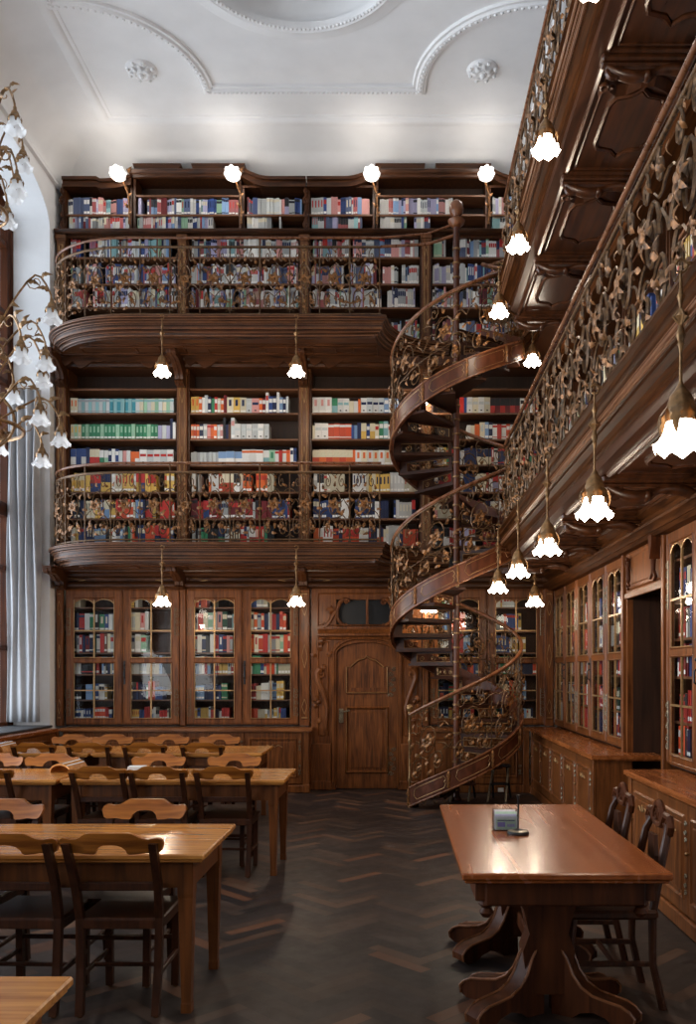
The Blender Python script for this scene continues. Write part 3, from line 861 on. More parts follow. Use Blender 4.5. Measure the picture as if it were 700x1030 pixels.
# ------------------------------------------------------------------ spiral staircase
PITCH = 2.305; PH0 = 223.0; PH1 = PH0+(Z2-.12)/PITCH*360
def zb(ph): return PITCH*(ph-PH0)/360
def stair():
    t = thing('spiral_staircase', 'ornate spiral staircase with oak stringer and gilded wrought railing rising past both balconies', 'staircase', (SX, SY, 0))
    mb = MB()
    mb.lathe([(.06, 0), (.06, .03), (.042, .06), (.038, .1), (.038, 7.1), (.05, 7.12)], (SX, SY, 0), 16); mb.build('pole', M['stringer'], t, 40)
    mb = MB(); mb.lathe([(.035, 7.08), (.06, 7.1), (.1, 7.14), (.105, 7.17), (.07, 7.19), (.045, 7.21), (.05, 7.23), (.075, 7.25), (.088, 7.29), (.09, 7.33), (.075, 7.38), (.04, 7.415), (.001, 7.42)], (SX, SY, 0), 18)
    mb.build('finial', M['rail'], t, 50)
    n = 34; dphi = (PH1-PH0)/n; riser = (Z2-.02)/n
    for i in range(n):
        ph = PH0+dphi*(i+.1); z = zb(PH0+dphi*i)+.14
        a0, a1 = radians(ph-2), radians(ph+dphi+3)
        N = 5; ro = SR-.02; ri = .05
        outer = [(SX+ro*cos(a0+(a1-a0)*k/N), SY+ro*sin(a0+(a1-a0)*k/N)) for k in range(N+1)]
        inner = [(SX+ri*cos(a1), SY+ri*sin(a1)), (SX+ri*cos(a0), SY+ri*sin(a0))]
        mb = MB(); mb.prism(outer+inner, z-.028, z, 'z'); o = mb.build('tread', M['step'], t, 0)
        # openwork riser frame under the tread's front edge
        a = radians(ph-1)
        X = Matrix.Translation((SX, SY, z-.028)) @ Matrix.Rotation(a, 4, 'Z')
        mb = MB(xf=X)
        h = riser-.03
        for (x0, x1, q0, q1) in ((.06, ro, -.02, 0), (.06, ro, -h, -h+.02), (.06, .1, -h+.02, -.02), (ro-.1, ro, -h+.02, -.02)): mb.box(x0, x1, -.006, .006, q0, q1)
        mb.m = 1
        x0, x1 = .1, ro-.1
        for (p, q) in (((x0, -.02), (x1, -.02)), ((x1, -.02), (x1, -h+.02)), ((x1, -h+.02), (x0, -h+.02)), ((x0, -h+.02), (x0, -.02))):
            mb.tube([(p[0], -.007, p[1]), (q[0], -.007, q[1])], .004, 4)
        for kx in range(3):
            c = x0+(x1-x0)*(kx+.5)/3
            mb.tube([(p[0], 0, p[1]) for p in spiral(c, -h/2, .045, 1.2, kx*pi, 1 if kx % 2 else -1, 9)], .005, 4)
        mb.build('riser_frame', [M['step'], M['gold']], t, 0)
    for i in range(n+6):
        z = .12+i*riser
        if z > 6.9: break
        mb = MB(); mb.lathe([(.038, z), (.05, z+.004), (.05, z+.02), (.038, z+.024)], (SX, SY, 0), 14); mb.build('collar', M['brass'], t, 40)
    # stringer band
    def ring(ph, r, z): return (SX+r*cos(radians(ph)), SY+r*sin(radians(ph)), z)
    mb = MB(); steps = 220; vs = []; pr = [(SR-.02, 0), (SR+.018, 0), (SR+.018, .235), (SR-.02, .235)]
    for i in range(steps+1):
        ph = PH0+(PH1-PH0)*i/steps
        for r, dz in pr: vs.append(ring(ph, r, zb(ph)+dz))
    fs = [(i*4+j, i*4+(j+1) % 4, (i+1)*4+(j+1) % 4, (i+1)*4+j) for i in range(steps) for j in range(4)]+[(0, 1, 2, 3), (steps*4+3, steps*4+2, steps*4+1, steps*4)]
    mb.add(vs, fs)
    so = mb.build('stringer', M['stringer'], t, 60)
    mb = MB()
    for dz, r in ((.006, .011), (.229, .011)):
        mb.tube([ring(PH0+(PH1-PH0)*i/steps, SR+.02, zb(PH0+(PH1-PH0)*i/steps)+dz) for i in range(steps+1)], r, 6)
    mb.build('edge_bead', M['rail'], so, 60)
    np_ = 25; dp = (PH1-PH0)/np_
    for i in range(np_):
        a, b = PH0+dp*i, PH0+dp*(i+1)
        mb = MB()
        k = []
        for (u, w) in ((.16, .5), (.2, .78), (.3, .8), (.9, .8), (.94, .6), (.9, .5), (.94, .4), (.9, .22), (.24, .22), (.2, .35), (.16, .5)): k.append((u, w))
        pts = []
        for q in range(len(k)-1):
            for s in range(3):
                u = k[q][0]+(k[q+1][0]-k[q][0])*s/3; w = k[q][1]+(k[q+1][1]-k[q][1])*s/3
                ph = a+(b-a)*u; pts.append(ring(ph, SR+.02, zb(ph)+.235*w))
        pts.append(pts[0]); mb.tube(pts, .0035, 4)
        mb.build('inlay_line', M['gold'], so, 60)
        mb = MB()
        z0 = zb(a)
        mb.tube([ring(a, SR+.022, z0+.235*w) for w in (.08, .16, .3, .45, .55, .7, .84, .95)], [.006, .02, .012, .022, .012, .024, .016, .008], 6)
        mb.build('brass_boss', M['leaf'], so, 50)
    # handrail
    rail = thing('x', None, None)
    bpy.data.objects.remove(rail)
    HR = 1.085
    mb = MB(); pts = [ring(PH0+(PH1-PH0)*i/steps, SR, zb(PH0+(PH1-PH0)*i/steps)+HR) for i in range(steps+1)]
    mb.tube(pts, .021, 8); mb.build('handrail', M['rail'], t, 60)
    mb = MB(); mb.tube([ring(PH0+(PH1-PH0)*i/steps, SR, zb(PH0+(PH1-PH0)*i/steps)+HR-.025) for i in range(steps+1)], .008, 5); mb.build('top_bar', M['iron'], t, 60)
    mb = MB(); mb.tube([ring(PH0+(PH1-PH0)*i/steps, SR, zb(PH0+(PH1-PH0)*i/steps)+.5) for i in range(steps+1)], .0045, 4); mb.build('middle_bar', M['iron'], t, 60)
    H = HR-.235-.02
    for i in range(np_+1):
        a = PH0+dp*i
        f = lambda p, a=a: ring(a, SR-p.y, zb(a)+.235+p.z)
        if i == 0:
            mb = MB(); mb.lathe([(.03, 0), (.03, .05), (.016, .08), (.014, .3), (.026, .33), (.014, .36), (.014, .75), (.026, .78), (.014, .81), (.014, 1.09), (.026, 1.1), (.018, 1.12), (.034, 1.14), (.04, 1.17), (.03, 1.2), (.001, 1.215)], ring(a, SR, 0), 12)
            mb.build('newel_post', M['brass'], t, 50)
        else: post(f, 0, H+.01, t, .009)
    for i in range(np_):
        a = PH0+dp*i
        if 672 < a+dp/2 < 722-dp/2 and False: continue
        W = radians(dp)*SR
        f = lambda p, a=a, W=W: ring(a+dp*p.x/W, SR-p.y, zb(a+dp*p.x/W)+.235+p.z)
        scroll_panel(f, i, W, H, t, .0085)
    # guard bars round the top of the stair
    mb = MB()
    mb.tube([(SX, SY, 7.14), (SX-.36, SY+.02, 7.02), (SX-HOLE-.02, YF, 6.97)], .014, 6)
    mb.tube([(SX, SY, 7.0), (SX-.36, SY+.02, 6.89), (SX-HOLE-.02, YF, 6.86)], .02, 6)
    mb.build('guard_bar', M['rail'], t, 60)
    a0 = -55
    for nm, zz, r in (('guard_bar', 7.0, .014), ('guard_bar', 6.88, .02)):
        mb = MB(); mb.tube([ring(a, HOLE+.02, zz) for a in range(-55, 61, 5)], r, 6); mb.build(nm, M['rail'], t, 60)
    for k in range(3):
        a = -52+36*k; W = radians(36)*(HOLE+.02)
        scroll_panel(lambda p, a=a, W=W: ring(a+36*p.x/W, HOLE+.02-p.y, Z2+.035+p.z), k, W, .82, t)
        post(lambda p, a=a: ring(a, HOLE+.02, Z2+p.z), 0, .9, t)
    return t
stair()
# ------------------------------------------------------------------ books
BC = dict(white=(214, 212, 206), cream=(206, 196, 168), grey=(150, 152, 152), lgrey=(186, 190, 188), black=(30, 30, 34), blue=(44, 66, 118), dblue=(28, 38, 72),
          lblue=(120, 150, 186), teal=(58, 128, 140), lteal=(128, 168, 170), green=(54, 124, 88), lgreen=(142, 180, 150), dgreen=(30, 70, 54), red=(172, 44, 38), dred=(110, 30, 34),
          orange=(208, 98, 44), rorange=(196, 72, 38), yellow=(206, 168, 84), pink=(196, 138, 132), purple=(98, 76, 118), brown=(96, 62, 44), lilac=(160, 156, 184), slate=(78, 88, 116), rose=(158, 84, 84))
CN = dict(white='white', cream='cream', grey='grey', lgrey='pale grey', black='black', blue='blue', dblue='navy', lblue='pale blue', teal='teal', lteal='pale teal', green='green', lgreen='pale green',
          dgreen='dark green', red='red', dred='maroon', orange='orange', rorange='red-orange', yellow='yellow', pink='pink', purple='purple', brown='brown', lilac='lilac', slate='slate', rose='rose')
def cv(c, k=1.0):
    c = BC[c] if isinstance(c, str) else c
    return rgb(min(255, c[0]*k), min(255, c[1]*k), min(255, c[2]*k))
def add_book(mb, u, d, z, w, h, dep, col, style, k, acc, simple=False):
    # local frame: u along the shelf, d into the shelf, z up
    c = cv(col, k)
    t = min(.0035, w*.15)
    mb.col = c
    mb.box(u, u+w, d, d+t*1.3, z, z+h, 0 if simple else .0015)
    if simple:
        mb.box(u, u+w, d+t, d+dep, z, z+h)
    else:
        mb.box(u, u+t, d+t, d+dep, z, z+h); mb.box(u+w-t, u+w, d+t, d+dep, z, z+h)
        mb.col = rgb(222, 216, 200); mb.box(u+t, u+w-t, d+t, d+dep-.004, z+.004, z+h-.005)
    e = .0009; m = w*.08
    if style == 'label':
        mb.col = cv(acc); mb.box(u+m, u+w-m, d-e, d, z+h*.62, z+h*.86)
        mb.col = rgb(235, 233, 228); mb.box(u+m, u+w-m, d-e, d, z+h*.07, z+h*.2)
    elif style == 'band':
        mb.col = cv(acc); mb.box(u, u+w, d-e, d, z+h*.78, z+h*.93); mb.box(u, u+w, d-e, d, z+h*.1, z+h*.16)
    elif style == 'half':
        mb.col = cv(acc); mb.box(u, u+w, d-e, d, z+h*.5, z+h*.99)
    elif style == 'tag':
        mb.col = rgb(222, 220, 212); mb.box(u+m, u+w-m, d-e, d, z+h*.07, z+h*.17)
        mb.col = cv(acc); mb.box(u+w*.3, u+w*.7, d-e, d, z+h*.45, z+h*.85)
    elif style == 'binder':
        mb.col = cv(acc); mb.box(u+m, u+w-m, d-e, d, z+h*.55, z+h*.72)
        mb.col = rgb(40, 40, 42); mb.box(u+w*.36, u+w*.64, d-e*1.2, d, z+h*.14, z+h*.22)
NB = [0]
def frame_back(Y): return Matrix.Translation((0, Y, 0))
def frame_right(X): return Matrix.Translation((X, 0, 0)) @ Matrix.Rotation(-pi/2, 4, 'Z')   # u -> -Y, d -> +X
FILL = MB(); FILL.usecol = True
def single_books(xf, u0, u1, z, spec, where, group, hmax=.29, dep=.2):
    """spec: list of (count, width, height, colours, style, accent, noun)"""
    u = u0; i = 0
    for (n, w, h, cols, style, acc, noun) in spec:
        for q in range(n):
            ww = w*R.uniform(.94, 1.05)
            if u+ww > u1: return u
            hh = min(hmax, h*R.uniform(.985, 1.015)) ; i += 1
            col = cols[q % len(cols)]
            loc = xf @ Vector((u+ww/2, 0, z))
            mb = MB(xf=xf); mb.usecol = True
            add_book(mb, u, R.uniform(0, .012), z, ww-.0012, hh, dep*R.uniform(.9, 1.05), col, style, R.uniform(.92, 1.06), acc)
            mb.v = [v-loc for v in mb.v]
            o = mb.build('book', M['book'], None, 0); o.location = loc
            tag(o, '%s %s, %s from the left %s' % (CN[col], noun, ORD[i], where), 'book', group); NB[0] += 1
            u += ww
    return u
def fill_row(xf, u0, u1, z, hmin, hmax, pal, fullness=1.0, wmin=.018, wmax=.04, dep=.2, rnd=R):
    u = u0+rnd.uniform(0, .02); end = u0+(u1-u0)*fullness
    FILL.xf = xf
    while u < end:
        run = rnd.choice([1, 1, 1, 1, 2, 2, 3, 4]); w = rnd.uniform(wmin, wmax); col = rnd.choice(pal); st = rnd.choice(['plain', 'label', 'band', 'tag', 'half', 'label', 'plain']); acc = rnd.choice(['white', 'red', 'dblue', 'cream', 'black'])
        h = rnd.uniform(hmin, hmax); k = rnd.uniform(.8, 1.1)
        for _ in range(run):
            if u+w > end: u = end+1; break
            hh = h*rnd.uniform(.98, 1.02)
            add_book(FILL, u, rnd.uniform(0, .02), z, w-.001, hh, dep, col, st, k, acc, True)
            u += w
        if rnd.random() < .04: u += rnd.uniform(.03, .12)
P_MIX = ['white', 'white', 'lgrey', 'cream', 'blue', 'dblue', 'lblue', 'red', 'pink', 'lilac', 'grey', 'dred', 'black', 'white', 'lteal', 'lilac']
P_TOP = ['white', 'lgrey', 'lgrey', 'grey', 'lilac', 'pink', 'white', 'lblue', 'slate', 'slate', 'lteal', 'rose', 'white', 'lgrey', 'lilac', 'dred', 'white', 'blue', 'pink', 'lgreen']
P_WARM = ['white', 'rorange', 'red', 'cream', 'blue', 'dblue', 'green', 'lgrey', 'yellow', 'white', 'black', 'lblue']

# ------------------------------------------------------------------ bookcases on the two balconies
def bookcase(label, x0, x1, z0, ztop, shelves, name='bookcase', pil=(True, True), Y=YB, depth=.34, xf=None, mat='carved', crown=None, group=None):
    xf = xf or Matrix.Identity(4)
    org = xf @ Vector(((x0+x1)/2, Y+depth/2, z0))
    t = thing(name, label, 'bookcase', org, 0, group)
    def B(nm, mb, m): return mb.build(nm, M[m] if isinstance(m, str) else m, t, 30)
    mb = MB(xf=xf); mb.box(x0, x1, Y+depth-.02, Y+depth, z0, ztop); B('back_panel', mb, 'back')
    for x in (x0, x1-.03):
        mb = MB(xf=xf); mb.box(x, x+.03, Y+.01, Y+depth-.02, z0, ztop); B('side_panel', mb, mat)
    for z in shelves:
        mb = MB(xf=xf); mb.box(x0+.03, x1-.03, Y+.015, Y+depth-.02, z-.028, z, .004); B('shelf', mb, 'shelf')
    mb = MB(xf=xf); mb.box(x0, x1, Y, Y+depth, ztop-.03, ztop); B('top_board', mb, mat)
    return t
def pilaster(parent, x, z0, z1, w=.13, xf=None, Y=YB, orn=True):
    mb = MB(xf=xf)
    mb.box(x-w/2, x+w/2, Y-.05, Y+.02, z0, z1, .006)
    mb.box(x-w/2-.02, x+w/2+.02, Y-.07, Y+.02, z1-.06, z1, .008); mb.box(x-w/2-.01, x+w/2+.01, Y-.06, Y+.02, z1-.085, z1-.06, .004)
    mb.box(x-w/2-.015, x+w/2+.015, Y-.065, Y+.02, z0, z0+.12, .008)
    o = mb.build('pilaster', M['pil'], parent, 30)
    if orn:
        m2 = MB(xf=xf); m2.m = 0; zc = (z0+z1)/2
        m2.frame(x-w/2+.025, x+w/2-.025, z0+.16, z1-.13, Y-.05, .01, .006)
        for c, hh in ((zc-.05, .24), (z1-.33, .14), (z0+.36, .14)):
            q = [(x, c+hh), (x+w*.25, c), (x, c-hh), (x-w*.25, c), (x, c+hh)]
            m2.tube([(a, Y-.053, b) for a, b in q], .0035, 4)
        m2.build('inlay_line', M['gold'], o, 0)
    return o

BAYN = ['leftmost', 'second', 'third', 'rightmost']
SH1 = [Z1+.1, 3.67, 4.03, 4.397, 4.747, 5.10, 5.43]
for i in range(4):
    x0, x1 = PILX[i]+.06, PILX[i+1]-.06
    t = bookcase('%s bay of open oak shelving behind the lower balcony' % BAYN[i], x0, x1, Z1, 5.72, SH1, group='bookcase bays behind the lower balcony')
    pilaster(t, PILX[i], Z1, 5.68)
    if i == 3: pilaster(t, PILX[4], Z1, 5.68)
# ---- individually seen books: three open rows in each bay of the lower balcony
xfb = frame_back(YB+.03)
Wp = 1/ (F/YB)
def px(n): return n*Wp
G1 = 'books on the open shelves behind the lower balcony'
b_, s_ = 'journal volume', 'lever-arch binder'
def row(bay, rown, z, spec, x0=None, x1=None):
    x0 = bx(x0) if x0 else PILX[bay]+.10
    x1 = bx(x1) if x1 else PILX[bay+1]-.095
    rn = ['top', 'second', 'third'][rown]
    single_books(xfb, x0, x1, z, spec, 'in the %s row, %s bay, lower balcony' % (rn, BAYN[bay]), G1)
zA, zB_, zC_ = 5.10, 4.747, 4.397
row(0, 0, zA, [(2, px(3.6), px(15), ['cream'], 'tag', 'orange', b_), (9, px(3.6), px(14.6), ['lgrey', 'lteal'], 'band', 'grey', b_), (7, px(3.7), px(14.6), ['teal', 'lteal'], 'band', 'lteal', b_), (13, px(3.75), px(14.6), ['lgrey', 'cream', 'lgreen'], 'band', 'lteal', b_)])
row(0, 1, zB_, [(3, px(3.6), px(15), ['cream', 'lgreen'], 'tag', 'yellow', b_), (20, px(3.9), px(15), ['green', 'lgreen', 'green', 'green'], 'tag', 'lgreen', b_), (3, px(4), px(14), ['lilac', 'lgrey'], 'plain', 'white', b_), (1, px(3), px(21), ['dblue'], 'plain', 'white', 'book'), (1, px(3), px(17), ['white'], 'plain', 'white', 'book')])
row(0, 2, zC_, [(3, px(5.2), px(16.5), ['white', 'blue', 'white'], 'half', 'blue', s_), (1, px(3.5), px(18), ['dblue'], 'plain', 'white', 'book'), (2, px(5), px(16), ['red'], 'half', 'cream', 'book'), (2, px(4.5), px(15), ['green', 'lgreen'], 'half', 'white', 'book'), (3, px(3.5), px(16), ['dblue', 'white', 'blue'], 'label', 'white', 'book'),
                (3, px(4), px(14.5), ['lgrey', 'pink', 'white'], 'plain', 'white', 'book'), (2, px(4.5), px(13.5), ['orange', 'white'], 'half', 'orange', 'book'), (5, px(7), px(15.5), ['white', 'lgrey'], 'binder', 'red', s_), (2, px(7.6), px(13.5), ['black'], 'binder', 'green', s_), (1, px(3.5), px(17), ['dred'], 'plain', 'white', 'book')])
row(1, 0, zA, [(2, px(4.2), px(17), ['yellow'], 'tag', 'orange', s_), (2, px(3), px(16), ['orange', 'white'], 'label', 'white', 'book'), (1, px(3), px(18), ['lgrey'], 'plain', 'white', 'book'), (1, px(3.4), px(16), ['dblue'], 'label', 'white', 'book'), (1, px(3.4), px(15), ['green'], 'plain', 'white', 'book'), (1, px(3), px(16), ['red'], 'label', 'white', 'book'), (2, px(3.3), px(15), ['cream', 'orange'], 'label', 'white', 'book'), (1, px(3.2), px(18), ['dred'], 'plain', 'white', 'book'),
               (3, px(6.6), px(16), ['cream', 'yellow', 'cream'], 'tag', 'dblue', s_), (1, px(5.5), px(15), ['lgrey'], 'binder', 'lgrey', s_), (1, px(7), px(15), ['pink'], 'binder', 'dblue', s_), (2, px(3.2), px(15), ['orange', 'dred'], 'label', 'white', 'book'), (1, px(3), px(21), ['white'], 'label', 'red', 'book'), (2, px(4), px(17), ['blue', 'dblue'], 'label', 'white', 'book'), (1, px(2.7), px(21), ['white'], 'plain', 'white', 'book'), (2, px(3.4), px(16), ['lblue', 'dblue'], 'label', 'white', 'book'), (1, px(2.5), px(17), ['lgrey'], 'plain', 'white', 'book')])
row(1, 1, zB_, [(3, px(2.8), px(15), ['orange', 'rorange'], 'label', 'white', 'book'), (2, px(4), px(15), ['dblue', 'lgrey'], 'label', 'white', 'book'), (2, px(3.4), px(15), ['pink', 'orange'], 'band', 'red', 'book'), (3, px(3.2), px(14.5), ['orange', 'lgrey', 'pink'], 'label', 'white', 'book'), (1, px(2.6), px(22), ['black'], 'plain', 'white', 'book'), (2, px(2.8), px(15), ['dblue', 'brown'], 'plain', 'white', 'book'), (1, px(3.6), px(22), ['lgrey'], 'label', 'pink', 'book'), (6, px(5.8), px(15.5), ['white', 'lgrey'], 'binder', 'lgrey', s_)])
row(1, 2, zC_, [(9, px(3.1), px(12.8), ['lgrey', 'lgrey', 'grey'], 'plain', 'white', b_), (3, px(8), px(13.5), ['white'], 'half', 'lblue', s_), (3, px(7), px(15.5), ['white'], 'band', 'orange', s_), (1, px(6), px(15), ['lteal'], 'half', 'white', s_), (1, px(6), px(15), ['lgreen'], 'tag', 'green', s_), (2, px(3.6), px(14.5), ['white', 'red'], 'band', 'red', 'book'), (2, px(4), px(15), ['white', 'orange'], 'band', 'rorange', 'book'), (4, px(3.2), px(17), ['white', 'blue', 'cream', 'lblue'], 'label', 'dblue', 'book')])
row(2, 0, zA, [(3, px(6.6), px(16), ['white'], 'tag', 'pink', s_), (1, px(5.6), px(15), ['lteal'], 'half', 'green', s_), (2, px(6), px(15), ['white'], 'binder', 'lteal', s_), (2, px(4.4), px(12), ['cream', 'white'], 'plain', 'white', 'book'), (1, px(2.6), px(14), ['orange'], 'plain', 'white', 'book'), (4, px(6), px(15.5), ['white', 'lgrey'], 'binder', 'dblue', s_), (3, px(5), px(15), ['lblue', 'white'], 'label', 'white', 'book')], 314)
row(2, 1, zB_, [(1, px(2.6), px(14), ['cream'], 'plain', 'white', 'book'), (2, px(6.6), px(16), ['white'], 'binder', 'lgrey', s_), (4, px(6), px(15.5), ['rorange'], 'band', 'white', s_), (2, px(3), px(14), ['blue', 'lblue'], 'plain', 'white', 'book'), (1, px(4), px(17), ['dblue'], 'plain', 'white', 'book'), (1, px(5), px(16), ['yellow'], 'half', 'cream', 'book'), (1, px(3.5), px(15), ['blue'], 'label', 'white', 'book'), (1, px(5), px(16), ['yellow'], 'half', 'cream', 'book'), (1, px(4), px(15), ['cream'], 'label', 'red', 'book'), (2, px(4.6), px(18), ['green', 'lteal'], 'label', 'white', 'book'), (3, px(4), px(15), ['white', 'blue'], 'label', 'red', 'book')], 314)
row(2, 2, zC_, [(6, px(6.6), px(15.5), ['rorange', 'orange'], 'half', 'cream', s_), (1, px(2.6), px(15), ['orange'], 'plain', 'white', 'book'), (6, px(5.8), px(15), ['white', 'cream'], 'tag', 'orange', s_), (3, px(5), px(14), ['white', 'lgrey'], 'label', 'dblue', 'book')], 314)
row(3, 0, zA, [(1, px(4), px(16), ['red'], 'plain', 'white', 'book'), (1, px(3), px(16), ['blue'], 'plain', 'white', 'book'), (4, px(6), px(16), ['white', 'cream'], 'binder', 'lgrey', s_), (6, px(5), px(15), ['red', 'dred'], 'half', 'black', 'book'), (5, px(4.5), px(15), ['white', 'red'], 'label', 'black', 'book')], 463)
row(3, 1, zB_, [(2, px(4), px(14), ['white', 'cream'], 'plain', 'white', 'book'), (1, px(5), px(15), ['orange'], 'plain', 'white', 'book'), (1, px(5), px(17), ['cream'], 'tag', 'lgrey', 'book'), (2, px(4), px(17), ['lblue', 'dblue'], 'label', 'white', 'book'), (3, px(4.5), px(15), ['white', 'red', 'white'], 'band', 'red', 'book'), (2, px(4), px(15), ['rorange', 'grey'], 'label', 'white', 'book')], 470)
# everything else on these shelves belongs to the mass of books
for i in range(4):
    a, b = PILX[i]+.10, PILX[i+1]-.10
    pal = [[['yellow', 'cream', 'white', 'yellow', 'blue'], P_WARM, P_WARM], [['cream', 'white', 'orange', 'rorange'], ['red', 'red', 'dred', 'lgrey', 'blue'], ['lgrey', 'black', 'green', 'red']], [['cream', 'cream', 'yellow', 'white'], ['dblue', 'blue', 'blue', 'white'], ['rorange', 'dblue', 'orange', 'white']], [P_MIX]*3][i]
    fill_row(xfb, a, b, 4.03, .23, .27, pal[0], [1, .8, 1, 1][i], .03, .055)
    fill_row(xfb, a, b, 3.67, .22, .27, pal[1], [1, .95, 1, 1][i], .025, .05)
    fill_row(xfb, a, b, Z1+.1, .22, .28, pal[2], [1, .8, 1, 1][i], .025, .05)
    if i == 3:
        fill_row(xfb, a, b, 4.397, .2, .26, P_WARM, 1, .03, .06)

# ---- upper bookcases
SH2 = [Z2+.08, 6.53, 6.85, 7.21]
ZL = 7.53
for i in range(4):
    x0, x1 = PILX[i]+.05, PILX[i+1]-.05
    t = bookcase('%s lower bay of book filled shelving behind the upper balcony' % BAYN[i], x0, x1, Z2, ZL-.04, SH2, group='bookcase bays behind the upper balcony')
    pilaster(t, PILX[i], Z2, ZL-.05, .11)
    if i == 3: pilaster(t, PILX[4], Z2, ZL-.05, .11)
    for j, z in enumerate(SH2):
        fill_row(xfb, x0+.04, x1-.04, z, .22, .29, P_TOP, .93 if (i == 0 and j == 3) else 1.0, .013, .03)
mb = MB(); mb.sweep([(-4.6, YB-.05), (2.08, YB-.05)], [(-.42, ZL-.04), (.02, ZL-.04), (.05, ZL-.02), (.06, ZL), (.04, ZL+.015), (-.42, ZL+.015)], False, 1)
tag(mb.build('cornice_ledge', M['carved_h'], None, 30), 'long moulded oak ledge dividing the upper balcony bookcases from their top tier', 'ledge')
TOPS = [(64, 133, 0), (134, 242.5, 1), (243.5, 308, 0), (309, 377, 0), (378, 490.5, 1), (491.5, 556, 0)]
TN = ['first', 'second, tall,', 'third', 'fourth', 'fifth, tall,', 'sixth']
for i, (p0, p1, tall) in enumerate(TOPS):
    x0, x1 = bx(p0), bx(p1)
    zt = 8.32 if tall else 8.17
    sh = [ZL+.03, 7.79]+([8.05] if tall else [])
    t = bookcase('%s open section from the left in the top tier of bookcases' % TN[i], x0, x1, ZL+.015, zt, sh, depth=.32, group='sections of the top tier of bookcases')
    mb = MB()
    if tall:
        mb.sweep([(x0+.02, YB+.3), (x0, YB), (x1, YB), (x1-.02, YB+.3)], [(0, zt-.06), (.02, zt-.05), (.03, zt-.02), (.06, zt), (.075, zt+.03), (.06, zt+.045), (0, zt+.045)], False, 1)
        mb.box(x0, x1, YB-.04, YB+.3, zt+.02, zt+.045)
        mid = (x0+x1)/2-.02
        for a, b in ((x0+.02, mid-.1), (mid+.1, x1+.02)):
            mb.prism([(a, zt+.045), (b, zt+.045), (b+.03, zt+.15), (a-.03, zt+.15)], YB+.0, YB+.16)
    else:
        # crown sweeping up towards its tall neighbour
        up_r = i in (0, 3); n = 18; bot = []; top = []
        for k in range(n+1):
            u = k/n; w = u if up_r else 1-u
            lift = (.14*(max(0, w-.55)/.45)**2) if i != 0 else (.0 if w < .55 else .06*((w-.55)/.45)**2)-(.03 if w > .5 else 0)
            bot.append((x0+(x1-x0)*u, zt-.05+lift)); top.append((x0+(x1-x0)*u, zt+.07+lift))
        mb.prism(bot+top[::-1], YB-.045, YB+.3)
        mb.prism([(p[0], p[1]) for p in bot]+[(p[0], p[1]+.04) for p in bot][::-1], YB-.065, YB-.04)
        mb.prism([(p[0], p[1]-.03) for p in top]+[(p[0], p[1]+.012) for p in top][::-1], YB-.08, YB-.04)
    mb.build('crown', M['carved_h'], t, 30)
    fill_row(xfb, x0+.045, x1-.045, sh[0], .19, .24, P_TOP, [1, .75, .62, .93, .5, 1][i], .016, .036)
    fill_row(xfb, x0+.045, x1-.045, sh[1], .2, .25, P_TOP if i < 4 else ['lilac', 'lblue', 'white', 'pink', 'lgrey'], [1, 1, 1, 1, .72, 1][i], .02, .045)
    if i in (0, 2, 3):
        # carved volute strips on the end post / middle post
        xx = x0-.005 if i != 2 else x1
        if i != 3:
            mb = MB()
            for (c, r) in ((7.62, .05), (7.76, .035), (7.95, .055), (8.08, .035)):
                carve_scroll(mb, [(xx+(p[0]-xx)*.7, YB-.02, p[1]) for p in spiral(xx, c, r, 1.3, pi/2, 1)], .02, .012)
            mb.tube([(xx, YB-.012, 7.56), (xx, YB-.012, 8.14)], .016, 6)
            mb.build('carved_strip', M['carved'], t, 40)

# ---- right gallery bookcases, facing the room
def gx(y): return -y
xfr = frame_right(0)
RB = [(11.6, 10.0), (9.95, 8.6), (8.55, 7.2), (7.15, 5.8), (5.75, 4.4), (4.35, 3.0)]
GN = ['first', 'second', 'third', 'fourth', 'fifth', 'sixth']
for lev, zf, zt in ((1, Z1, 5.5), (2, Z2, 8.1)):
    for k, (ya, yb) in enumerate(RB):
        sh = [zf+.08+.36*j for j in range(6 if lev == 1 else 5)]
        t = bookcase('%s bookcase from the back corner along the %s right gallery' % (GN[k], 'lower' if lev == 1 else 'upper'), gx(ya), gx(yb), zf, zt, sh, xf=xfr, Y=XW+.12, depth=.34, mat='carved', group='bookcases along the %s right gallery' % ('lower' if lev == 1 else 'upper'))
        if lev == 1:
            for j, z in enumerate(sh[:-1]): fill_row(frame_right(XW+.15), gx(ya)+.04, gx(yb)-.04, z, .23, .3, P_WARM, 1, .03, .07)
        else:
            for j, z in enumerate(sh[:-1]): fill_row(frame_right(XW+.15), gx(ya)+.04, gx(yb)-.04, z, .23, .3, P_TOP, 1, .05, .09)

